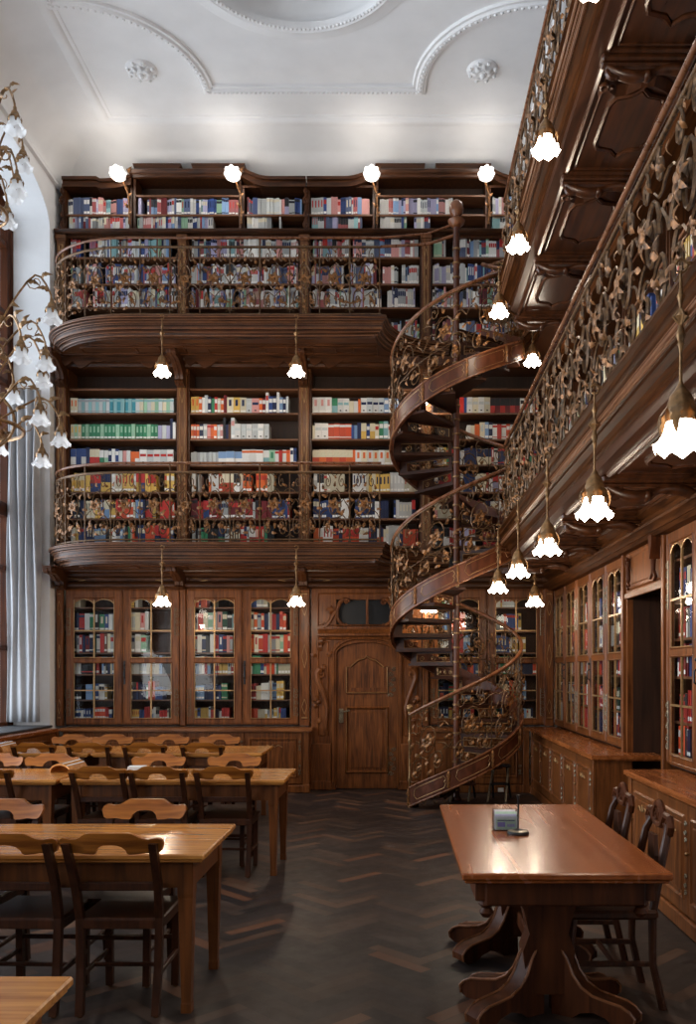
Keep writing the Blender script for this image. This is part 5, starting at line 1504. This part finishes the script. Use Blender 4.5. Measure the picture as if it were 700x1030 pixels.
# ------------------------------------------------------------------ chandelier
def chandelier():
    cx, cy = -3.02, 6.1
    t = thing('chandelier', 'large brass chandelier of leafy branches with frosted flower-glass shades near the left windows', 'chandelier', (cx, cy, 3.0))
    mb = MB(); mb.tube([(cx, cy, 3.0), (cx, cy, 8.7)], .014, 8); mb.lathe([(.1, 8.74), (.09, 8.7), (.02, 8.64)], (cx, cy, 0), 14); mb.build('chain_rod', M['brass'], t, 50)
    def ringz(z, r, rt, nm='hoop', tilt=0):
        mb = MB(); N = 40
        mb.tube([(cx+r*cos(2*pi*i/N), cy+r*sin(2*pi*i/N)*1.0, z+tilt*sin(2*pi*i/N)) for i in range(N+1)], rt, 6); mb.build(nm, M['brass'], t, 60)
    ringz(3.32, .36, .014); ringz(3.9, .22, .012); ringz(4.85, .25, .012)
    # vertical hoops
    for k in range(3):
        a = k*pi/3+.3; mb = MB(); N = 28
        mb.tube([(cx+.3*cos(a)*cos(2*pi*i/N), cy+.3*sin(a)*cos(2*pi*i/N), 3.38+.24*sin(2*pi*i/N)) for i in range(N+1)], .011, 5); mb.build('hoop', M['brass'], t, 60)
    def branch(pxx, pyy, dy, z0, rise=.2, dirs=1):
        Y = cy+dy
        p = at(pxx, pyy, Y) if pxx is not None else None
        return p
    lamps = []
    for (a, b, dy, z0) in ((17, 189, -.1, 4.75), (7, 221, .2, 4.6), (23, 164, .3, 4.9), (15, 126, -.3, 5.0), (52, 318, .0, 3.9), (21, 357, -.3, 3.75), (46, 365, .25, 3.75), (43, 382, .5, 3.6), (40, 420, -.2, 3.35), (61, 442, .1, 3.35), (42, 463, .4, 3.1)):
        lamps.append((at(a, b, cy+dy), z0))
    extra = []
    for p, z0 in lamps:
        v = Vector((p.x-cx, p.y-cy)); 
        for ang in (radians(115), radians(235)):
            q = Vector((v.x*cos(ang)-v.y*sin(ang), v.x*sin(ang)+v.y*cos(ang)))
            if q.length > 1: q = q.normalized()
            extra.append((Vector((cx+q.x, cy+q.y, p.z)), z0))
    rr = random.Random(3)
    for i, (p, z0) in enumerate(lamps+extra[::2]):
        s = Vector((cx, cy, z0)); d = Vector((p.x-cx, p.y-cy, 0)); top = max(p.z+.16, z0)+.1
        P0 = s+d*.25; 
        ctrl = [P0, s+d*.5+Vector((0, 0, (top-z0)*.6)), Vector((cx+d.x*.8, cy+d.y*.8, top+.03)), Vector((p.x-d.x*.03, p.y-d.y*.03, p.z+.18)), Vector((p.x, p.y, p.z+.1))]
        pts = []
        for k in range(13):
            u = k/12*(len(ctrl)-1); j = min(int(u), len(ctrl)-2); f = u-j
            g = lambda m: ctrl[min(max(m, 0), len(ctrl)-1)]
            a_, b_2, c_, d_ = g(j-1), g(j), g(j+1), g(j+2)
            pts.append(.5*((2*b_2)+(-a_+c_)*f+(2*a_-5*b_2+4*c_-d_)*f*f+(-a_+3*b_2-3*c_+d_)*f**3))
        mb = MB(); mb.tube(pts, .0075, 6)
        for k in (3, 5, 7, 9):
            q = pts[k]; a = rr.uniform(0, 6.3)
            mb.leaf(q, (cos(a), sin(a)*.5, rr.uniform(-.3, .9)), (0, -1, .3), .085, .05)
        a = rr.uniform(0, 6.3)
        sp = spiral(0, 0, .06, 1.1, a, 1, 9)
        mb.tube([(pts[6].x+q[0], pts[6].y, pts[6].z+q[1]-.05) for q in sp], .004, 4)
        br = mb.build('branch', M['brass'], t, 60)
        mb = MB(); lamp_cap(mb, (p.x, p.y, p.z+.03), .032, .07); mb.build('cap', M['brass'], br, 50)
        mb = MB(); flower_shade(mb, (p.x, p.y, p.z+.045), .068, .085, 28, 7); mb.build('shade', M['unlit'], br, 60)
    for (z, r) in ((3.35, .3), (3.9, .2), (4.8, .22)):
        mb = MB()
        for k in range(14):
            a = rr.uniform(0, 6.3); q = rr.uniform(.3, 1)*r
            c0 = (cx+q*cos(a), cy+q*sin(a), z+rr.uniform(-.1, .1))
            for m_ in range(5): b = 2*pi*m_/5; mb.leaf(c0, (cos(b), -.2, sin(b)), (0, -1, 0), .05, .035)
        mb.build('flower_cluster', M['leaf'], t, 70)['kind'] = 'stuff'
    mb = MB(); mb.lathe([(.001, 2.98), (.03, 3.0), (.05, 3.05), (.03, 3.1), (.06, 3.16), (.08, 3.25), (.04, 3.35), (.025, 3.6), (.05, 3.7), (.025, 3.8), (.02, 4.8), (.05, 4.9), (.02, 5.0)], (cx, cy, 0), 14); mb.build('hub', M['brass'], t, 50)
chandelier()

# ------------------------------------------------------------------ library tables
def table(label, x0, x1, y0, y1, group, H=.76):
    t = thing('library_table', label, 'table', ((x0+x1)/2, (y0+y1)/2, 0), 0, group)
    mb = MB(); mb.box(x0, x1, y0, y1, H-.028, H, .006); mb.box(x0+.012, x1-.012, y0+.012, y1-.012, H-.042, H-.028, .004); mb.build('tabletop', M['honey'], t, 0)
    mb = MB(); i = .07
    for a in ((x0+i, x1-i, y0+i, y0+i+.025), (x0+i, x1-i, y1-i-.025, y1-i), (x0+i, x0+i+.025, y0+i, y1-i), (x1-i-.025, x1-i, y0+i, y1-i)): mb.box(*a, H-.17, H-.042)
    mb.build('apron', M['tableleg'], t, 0)
    for x in (x0+.1, x1-.1):
        for y in (y0+.1, y1-.1):
            mb = MB(xf=Matrix.Translation((x, y, 0)))
            s = .034
            prof = [(s*.72, 0), (s*.72, .04), (s*.66, .05), (s*1.0, H-.22), (s*1.08, H-.2), (s*1.08, H-.042)]
            vs = []
            for r, z in prof: vs += [(-r, -r, z), (r, -r, z), (r, r, z), (-r, r, z)]
            mb.add(vs, [(k*4+j, k*4+(j+1) % 4, (k+1)*4+(j+1) % 4, (k+1)*4+j) for k in range(len(prof)-1) for j in range(4)]+[(3, 2, 1, 0), tuple(range(len(prof)*4-4, len(prof)*4))])
            mb.build('leg', M['tableleg'], t, 0)
    return t
GT = 'honey oak reading tables on the left'
table('honey oak reading table cut by the lower left corner of the photo', -2.65, -.89, 1.55, 2.385, GT)
table('honey oak reading table with two dark chairs before it, in the near row', -2.65, -.885, 3.965, 4.76, GT)
table('honey oak reading table in the middle row, end next to the aisle', -2.60, -.865, 6.68, 7.46, GT)
table('honey oak reading table in the middle row, close to the windows', -4.36, -2.63, 6.68, 7.46, GT)
table('honey oak reading table in the back row, end next to the aisle', -3.13, -1.38, 8.85, 9.72, GT)
table('short honey oak reading table in the back row, close to the windows', -4.37, -3.16, 8.85, 9.72, GT)

# ------------------------------------------------------------------ chairs
def make_chair(H=.875):
    t = thing('library_chair', 'x', 'chair')
    # faces +y (sitter looks to +y); back at y=0; width .43
    def legtube(name, pts, w, mat):
        mb = MB(); vs = []
        for (x, y, z) in pts: vs += [(x-w, y-w, z), (x+w, y-w, z), (x+w, y+w, z), (x-w, y+w, z)]
        n = len(pts)
        mb.add(vs, [(k*4+j, k*4+(j+1) % 4, (k+1)*4+(j+1) % 4, (k+1)*4+j) for k in range(n-1) for j in range(4)]+[(3, 2, 1, 0), tuple(range(n*4-4, n*4))])
        mb.build(name, M[mat], t, 0, world=False)
    for s in (-1, 1):
        legtube('leg', [(s*.175, .0, .008), (s*.18, .03, .22), (s*.185, .035, .45), (s*.19, -.015, .62), (s*.195, -.12, H-.05)], .0175, 'chair')
        legtube('leg', [(s*.165, .40, .008), (s*.168, .40, .25), (s*.17, .40, .43)], .017, 'chair')
        mb = MB(); mb.box(s*.175-.01, s*.175+.01, .04, .39, .17, .195, .004); mb.build('side_stretcher', M['chair'], t, 0, world=False)
        mb = MB(); mb.box(s*.178-.011, s*.178+.011, .04, .39, .385, .43, .003); mb.build('side_rail', M['chair'], t, 0, world=False)
        for y in (0, .40):
            mb = MB(); mb.lathe([(.012, 0), (.014, .004), (.01, .009)], (s*(.175 if y == 0 else .165), y, 0), 8); mb.build('glide', M['brass'], t, 40, world=False)
    mb = MB(); mb.box(-.2, .2, .02, .43, .43, .452, .007); mb.build('seat', M['chair'], t, 0, world=False)
    for nm_, bb in (('stretcher', (-.17, .17, .39, .41, .24, .262, .004)), ('stretcher', (-.17, .17, .17, .19, .175, .193, .004)), ('front_rail', (-.17, .17, .388, .41, .385, .43, .003))):
        mb = MB(); mb.box(*bb); mb.build(nm_, M['chair'], t, 0, world=False)
    for bb in ((-.175, .175, .018, .038, .40, .445, .004), (-.18, .18, -.01, .01, .585, .625, .005)):
        mb = MB(); mb.box(*bb); mb.build('back_rail', M['chair'], t, 0, world=False)
    # crest rail with a hand hole cut from below
    TP = [(0, 0), (.09, 0), (.105, -.004), (.13, -.02), (.15, -.029), (.175, -.032), (.2, -.027), (.215, -.026), (.23, -.034), (.236, -.05)]
    BT = [(0, -.058), (.03, -.060), (.05, -.067), (.066, -.082), (.072, -.1), (.08, -.106), (.12, -.104), (.15, -.098), (.18, -.1), (.205, -.1), (.222, -.09), (.236, -.055)]
    def itp(T, x):
        for (x0, z0), (x1, z1) in zip(T, T[1:]):
            if x <= x1+1e-9: return z0+(z1-z0)*(x-x0)/(x1-x0)
        return T[-1][1]
    xs = sorted(set([p[0] for p in TP]+[p[0] for p in BT])); xs = [-x for x in xs[::-1] if x > 0]+xs
    def bow(p): return (p.x, p.y-.113+(H-p.z)*.5-.02*(1-(p.x/.235)**2), p.z)
    mb = MB(fn=bow); n = len(xs); vs = []
    for x in xs:
        zt_, zb_ = H+itp(TP, abs(x)), H+itp(BT, abs(x))
        vs += [(x, -.012, zt_), (x, -.012, zb_), (x, .014, zb_), (x, .014, zt_)]
    mb.add(vs, [(k*4+j, k*4+(j+1) % 4, (k+1)*4+(j+1) % 4, (k+1)*4+j) for k in range(n-1) for j in range(4)]+[(0, 1, 2, 3), tuple(range(n*4-4, n*4))])
    mb.build('crest_rail', M['crest'], t, 25, world=False)
    return t
ch = make_chair(); ktc = kid_table(ch); fc = [True]
def place_chair(x, y, rz, label, group='reading chairs at the honey oak tables'):
    if fc[0]: o = ch; fc[0] = False
    else: o = copy_tree(ch, None, ktc)
    o.location = (x, y, 0); o.rotation_euler = (0, 0, rz); tag(o, label, 'chair', group)
NR = lambda: R.uniform(-.03, .03)
# near sides: backs towards the camera
for x, l in ((-1.27, 'dark oak chair at the aisle end of the near table, its back to the room'), (-1.74, 'dark oak chair second from the aisle end on the front side of the near table'), (-2.22, 'dark oak chair third from the aisle end on the front side of the near table')):
    place_chair(x-.02, 4.0, NR(), l)
for x, l in ((-1.42, 'oak chair behind the near table, aisle end, its pale crest facing us'), (-2.22, 'oak chair behind the near table, second from the aisle, its pale crest facing us')):
    place_chair(x, 4.78, pi+NR(), l)
place_chair(-.93-.5, 2.50, pi+NR(), 'oak chair behind the corner table in the foreground')
NN = ['first', 'second', 'third', 'fourth', 'fifth', 'sixth']
def chair_row(xs, y, rz, txt):
    for k, x in enumerate(xs): place_chair(x, y, rz+NR(), 'oak chair %s, %s from the aisle' % (txt, NN[k]))
chair_row([-1.33, -1.83, -2.28, -3.16, -3.66], 6.70, 0, 'on the front side of the middle tables')
chair_row([-1.42, -2.08, -3.01, -3.5, -4.0], 7.48, pi, 'behind the middle tables')
chair_row([-1.98, -2.57, -3.14, -3.70], 8.9, 0, 'on the front side of the back tables')
chair_row([-2.02, -2.60, -3.24, -3.70], 9.78, pi, 'behind the back tables')

# ------------------------------------------------------------------ right table (trestle) and its carved chairs
def trestle():
    x0, x1, y0, y1, H = .27, 1.143, 3.565, 5.42, .765
    t = thing('trestle_table', 'large red-brown oak table on carved trestle feet in the right foreground', 'table', ((x0+x1)/2, (y0+y1)/2, 0))
    mb = MB(); mb.box(x0, x1, y0, y1, H-.03, H, .006); mb.box(x0+.012, x1-.012, y0+.012, y1-.012, H-.045, H-.03, .005); mb.build('tabletop', M['redtop'], t, 0)
    mb = MB(); mb.box(x0+.06, x1-.06, y0+.06, y1-.06, H-.13, H-.045, .004); mb.box(x0+.1, x1-.1, y0+.05, y0+.075, H-.15, H-.045, .008); mb.build('apron', M['redwood'], t, 0)
    for (px_, py_) in ((x0+.11, y0+.1), (x0+.11, y1-.1), (x1-.11, y0+.1), (x1-.11, y1-.1)):
        mb = MB(); mb.lathe([(.03, H-.13), (.035, H-.15), (.02, H-.165), (.032, H-.185), (.018, H-.205), (.001, H-.21)], (px_, py_, 0), 12); mb.build('drop_finial', M['redwood'], t, 40)
    cxm = (x0+x1)/2
    for k, yc in enumerate((4.08, 4.95)):
        mb = MB()
        mb.prism([(cxm-.1, .1), (cxm-.12, .3), (cxm-.09, .38), (cxm-.12, .5), (cxm-.2, .58), (cxm-.22, H-.13), (cxm+.22, H-.13), (cxm+.2, .58), (cxm+.12, .5), (cxm+.09, .38), (cxm+.12, .3), (cxm+.1, .1)], yc-.07, yc+.07)
        mb.build('trestle_post', M['redwood'], t, 30)
        for s in (-1, 1):
            for q in (-1, 1):
                # scroll foot leaving the post diagonally
                ang = atan2(q*.22*1.0, s*.34)
                X = Matrix.Translation((cxm+s*.04, yc, 0)) @ Matrix.Rotation(ang, 4, 'Z')
                mb = MB(xf=X)
                pr = [(0, .34), (.04, .32), (.075, .27), (.105, .2), (.145, .15), (.2, .12), (.27, .108), (.33, .1), (.37, .082), (.395, .055), (.39, .02), (.36, 0), (.3, 0), (.26, .03), (.2, .045), (.14, .03), (.1, 0), (0, 0)]
                mb.prism(pr, -.042, .042)
                mb.build('foot', M['redwood'], t, 30)
                mb = MB(xf=X)
                for yy in (-.044, .044): mb.tube([(p[0], yy, p[1]) for p in pr[:11]], .007, 5)
                mb.build('foot_bead', M['rail'], t, 40)
    mb = MB(); mb.box(cxm-.03, cxm+.03, 4.1, 4.95, .17, .25, .01); mb.build('stretcher', M['redwood'], t, 0)
trestle()
def carved_chair(x, y, label):
    t = thing('carved_chair', label, 'chair', (x, y, 0), pi/2, 'carved chairs on the right of the trestle table')
    # faces -x after the turn: local +y is the sitting direction
    def leg(pts, w):
        mb = MB(); mb.tube(pts, w, 8); mb.build('leg', M['chair'], t, 40, world=False)
    for s in (-1, 1):
        leg([(s*.18, -.03, 0), (s*.18, .02, .22), (s*.18, .02, .45)], [.02, .018, .022])
        leg([(s*.18, .40, 0), (s*.19, .42, .2), (s*.18, .40, .44)], [.018, .02, .026])
        mb = MB(); mb.tube([(s*.18, .02, .45), (s*.175, -.01, .62), (s*.165, -.05, .8), (s*.13, -.07, .86)], [.02, .022, .02, .016], 8); mb.build('back_post', M['chair'], t, 40, world=False)
    mb = MB(); mb.box(-.215, .215, 0, .44, .43, .475, .012); mb.build('seat', M['chair'], t, 0, world=False)
    for bb in ((-.17, .17, .19, .21, .2, .225, .005), (-.18, -.16, .03, .4, .2, .225, .004), (.16, .18, .03, .4, .2, .225, .004)):
        mb = MB(); mb.box(*bb); mb.build('stretcher', M['chair'], t, 0, world=False)
    mb = MB()
    mb.prism([(-.05, .5), (.05, .5), (.035, .6), (.06, .7), (.045, .8), (-.045, .8), (-.06, .7), (-.035, .6)], -.045, -.025); mb.build('splat', M['chair'], t, 0, world=False)
    mb = MB()
    def P(a, z): return (a, -.065, z)
    carve_scroll(mb, [P(-.16, .82), P(-.185, .86), (-.16, -.068, .9), P(-.1, .905), P(-.07, .87), P(-.05, .85), P(0, .845), P(.05, .85), P(.07, .87), P(.1, .905), P(.16, .9), P(.185, .86), P(.16, .82)], .018, .018)
    for s in (-1, 1):
        carve_scroll(mb, [P(s*.07, .86), P(s*.06, .91), P(s*.02, .945), P(0, .95)], .016, .02)
        carve_scroll(mb, [P(p[0], p[1]) for p in spiral(s*.13, .865, .035, 1.2, 0, s, 9)], .012, .01)
        carve_scroll(mb, [P(p[0], p[1]) for p in spiral(s*.035, .89, .03, 1.1, pi/2, s, 9)], .011, .01)
    for a in (.5, 1.2, 1.9, 2.6): mb.leaf(P(0, .9), (cos(a), -.2, sin(a)), (0, -1, 0), .07, .05)
    mb.build('carved_crest', M['redwood'], t, 40, world=False)
carved_chair(1.23, 4.95, 'dark carved-back chair at the right of the trestle table, farther from us')
carved_chair(1.23, 4.27, 'dark carved-back chair at the right of the trestle table, nearer to us')

# ------------------------------------------------------------------ small things
def small():
    H = .765
    p = at(508, 834, .835*F/(834-VY))
    x, y = p.x, p.y
    t = thing('card_holder', 'clear acrylic tray of pastel index cards on the trestle table', 'card holder', (x, y, H))
    w, d, h = .064, .05, .105
    mb = MB()
    for b in ((x-w, x+w, y-d, y-d+.003, H, H+h*.8), (x-w, x+w, y+d-.003, y+d, H, H+h), (x-w, x-w+.003, y-d, y+d, H, H+h), (x+w-.003, x+w, y-d, y+d, H, H+h), (x-w, x+w, y-d, y+d, H, H+.003)): mb.box(*b)
    mb.build('tray', M['clear'], t, 0)
    mb = MB(); mb.usecol = True
    cols = [(232, 230, 236), (214, 206, 236), (206, 232, 210), (236, 234, 230)]
    for k in range(14):
        mb.col = rgb(*cols[k % 4]); yy = y-d+.008+k*.0062; hh = h*(.7+.28*((k*7) % 5)/5)
        mb.box(x-w+.006+(k % 3)*.002, x+w-.006-(k % 2)*.004, yy, yy+.0035, H+.004, H+hh)
    for (a, b, za, zb_, c_) in ((-.052, .052, .008, .06, (206, 226, 206)), (-.045, -.005, .02, .045, (150, 138, 214)), (.005, .045, .02, .035, (190, 180, 226)), (-.045, .045, .05, .056, (120, 120, 150))): mb.col = rgb(*c_); mb.box(x+a, x+b, y-d+.0055-(.001 if za > .01 else 0), y-d+.0075, H+za, H+zb_)
    mb.build('index_card', M['book'], t, 0)
    p = at(521, 839, .835*F/(839-VY)); x, y = p.x, p.y
    t = thing('pen_stand', 'round black stand with an upright thin rod beside the card tray', 'stand', (x, y, H))
    mb = MB(); mb.lathe([(.056, H), (.057, H+.008), (.05, H+.018), (.02, H+.024), (.006, H+.03), (.001, H+.03)], (x, y, 0), 24); mb.build('base', M['dark'], t, 40)
    mb = MB(); mb.tube([(x, y, H+.02), (x+.002, y, H+.18), (x, y, H+.2)], [.005, .0045, .008], 6); mb.build('rod', M['dark'], t, 40)
    mb = MB(); mb.lathe([(.053, H+.0175), (.03, H+.0225)], (x, y, 0), 24); mb.build('rim', M['silver'], t, 40)
    # papers on the middle table
    H = .76
    mb = MB(xf=Matrix.Translation((-2.16, 7.2, H)) @ Matrix.Rotation(.1, 4, 'Z')); mb.box(-.075, .075, -.05, .05, 0, .028, .003); mb.box(-.07, .07, -.046, .05, .028, .05, .003)
    tag(mb.build('paper_stack', M['paper'], None, 0), 'small white box of papers on the middle reading table', 'papers')
    # open book rests
    for (x, y, z, l) in ((-2.72, 7.18, H, 'arched wooden book rest with pale strips on the middle tables, by the gap'), (-4.12, 9.05, H, 'arched wooden book rest with pale strips on the back tables, by the windows')):
        t = thing('book_rest', l, 'book rest', (x, y, z), -.5, 'arched wooden book rests')
        mb = MB(); n = 12; vs = []
        for k in range(n+1):
            a = pi*k/n; vs += [(-.13*cos(a), -.09, .075*sin(a)+.004), (-.13*cos(a), .09, .1*sin(a)+.004), (-.12*cos(a), .09, .09*sin(a)), (-.12*cos(a), -.09, .065*sin(a))]
        mb.add(vs, [(k*4+j, k*4+(j+1) % 4, (k+1)*4+(j+1) % 4, (k+1)*4+j) for k in range(n) for j in range(4)]+[(0, 1, 2, 3), tuple(range(n*4, n*4+4))])
        mb.build('arched_board', M['honey'], t, 40, world=False)
        mb = MB()
        for a0 in (1.75, 2.15):
            vs = []
            for yy, hh in ((-.091, .075), (.091, .1)):
                for a in (a0, a0+.1): vs.append((-.1315*cos(a), yy, (hh+.002)*sin(a)+.004))
            mb.add(vs, [(0, 1, 3, 2)])
        mb.build('pale_strip', M['paper'], t, 0, world=False)
    # folded step stools under the stair
    for k, (x, y, l) in enumerate(((.83, 10.75, 'black folding step stool with pale rails under the staircase, left one'), (1.28, 10.75, 'black folding step stool with pale rails and a white tag under the staircase, right one'))):
        t = thing('step_stool', l, 'step stool', (x, y, 0), 0, 'step stools under the staircase')
        for s in (-1, 1):
            mb = MB(); mb.tube([(x+s*.11-.06, y-.18, 0), (x+s*.09+.02, y, .42)], .016, 6); mb.build('leg', M['silver'], t, 40)
            mb = MB(); mb.tube([(x+s*.11+.05, y+.18, 0), (x+s*.09+.0, y+.02, .4)], .014, 6); mb.build('leg', M['dark'], t, 40)
        mb = MB(); mb.box(x-.13, x+.13, y-.06, y+.1, .41, .44, .006); mb.box(x-.13, x+.1, y-.15, y-.03, .2, .225, .006); mb.build('step', M['dark'], t, 0)
        if k: mb = MB(); mb.box(x-.04, x+.03, y-.165, y-.155, .12, .17, .002); mb.build('paper_tag', M['paper'], t, 0)
small()

o = FILL.build('books', M['book'], None, 0)
tag(o, 'rows of closely packed books filling the remaining shelves of the hall', 'books', kind='stuff')

# ------------------------------------------------------------------ daylight and lamps
w = bpy.data.worlds.new('world'); sc.world = w; w.use_nodes = True
nt = w.node_tree; nt.nodes.clear()
bg = nt.nodes.new('ShaderNodeBackground'); bg.inputs['Color'].default_value = (.72, .82, 1, 1); bg.inputs['Strength'].default_value = .7
ow = nt.nodes.new('ShaderNodeOutputWorld'); nt.links.new(bg.outputs[0], ow.inputs['Surface'])
def area(name, loc, rot, sx, sy, power, col):
    l = bpy.data.lights.new(name, 'AREA'); l.shape = 'RECTANGLE'; l.size = sx; l.size_y = sy; l.energy = power; l.color = col
    o = bpy.data.objects.new(name, l); C.objects.link(o); o.location = loc; o.rotation_euler = rot
    return o
for k, (a, b) in enumerate(NICHE):
    area('window_daylight', (X0-1.7, (a+b)/2, 4.2), (0, radians([-106, -118, -118][k]), 0), 7.0, 3.2, [480, 820, 620][k], (.97, .985, 1))
def plight(loc, p, r=.04, col=(1, .82, .62)):
    l = bpy.data.lights.new('lamp_light', 'POINT'); l.energy = p; l.shadow_soft_size = r; l.color = col
    o = bpy.data.objects.new('lamp_light', l); C.objects.link(o); o.location = loc
for y in LAMP_Y[1]: plight((1.1, y, 2.36), 20)
for y in LAMP_Y[2]: plight((1.1, y, 5.36), 11)
for pxl in (163, 298):
    plight((bx(pxl, 10.62), 10.62, 5.07), 11); plight((bx(pxl, 10.62), 10.62, 2.26), 14)
plight((1.62, 10.15, 2.3), 6); plight((1.64, 10.45, 5.2), 6); plight((.43, 11.53, 2.3), 4); plight((.43, 11.53, 5.1), 4)
for pxl in (131, 243, 379, 491): plight((bx(pxl)-.08, YB-.5, 8.15), 7, .1, (1, .93, .85))
print('books', NB[0])

sc.view_settings.view_transform = 'Standard'; sc.view_settings.look = 'None'; sc.view_settings.gamma = 1; sc.view_settings.exposure = 0
sc.view_settings.use_curve_mapping = False
sc.cycles.use_denoising = True
sc.cycles.sample_clamp_indirect = 4; sc.cycles.sample_clamp_direct = 0
sc.cycles.max_bounces = 8; sc.cycles.diffuse_bounces = 4; sc.cycles.glossy_bounces = 3; sc.cycles.transparent_max_bounces = 12; sc.cycles.transmission_bounces = 4
sc.cycles.caustics_reflective = False; sc.cycles.caustics_refractive = False
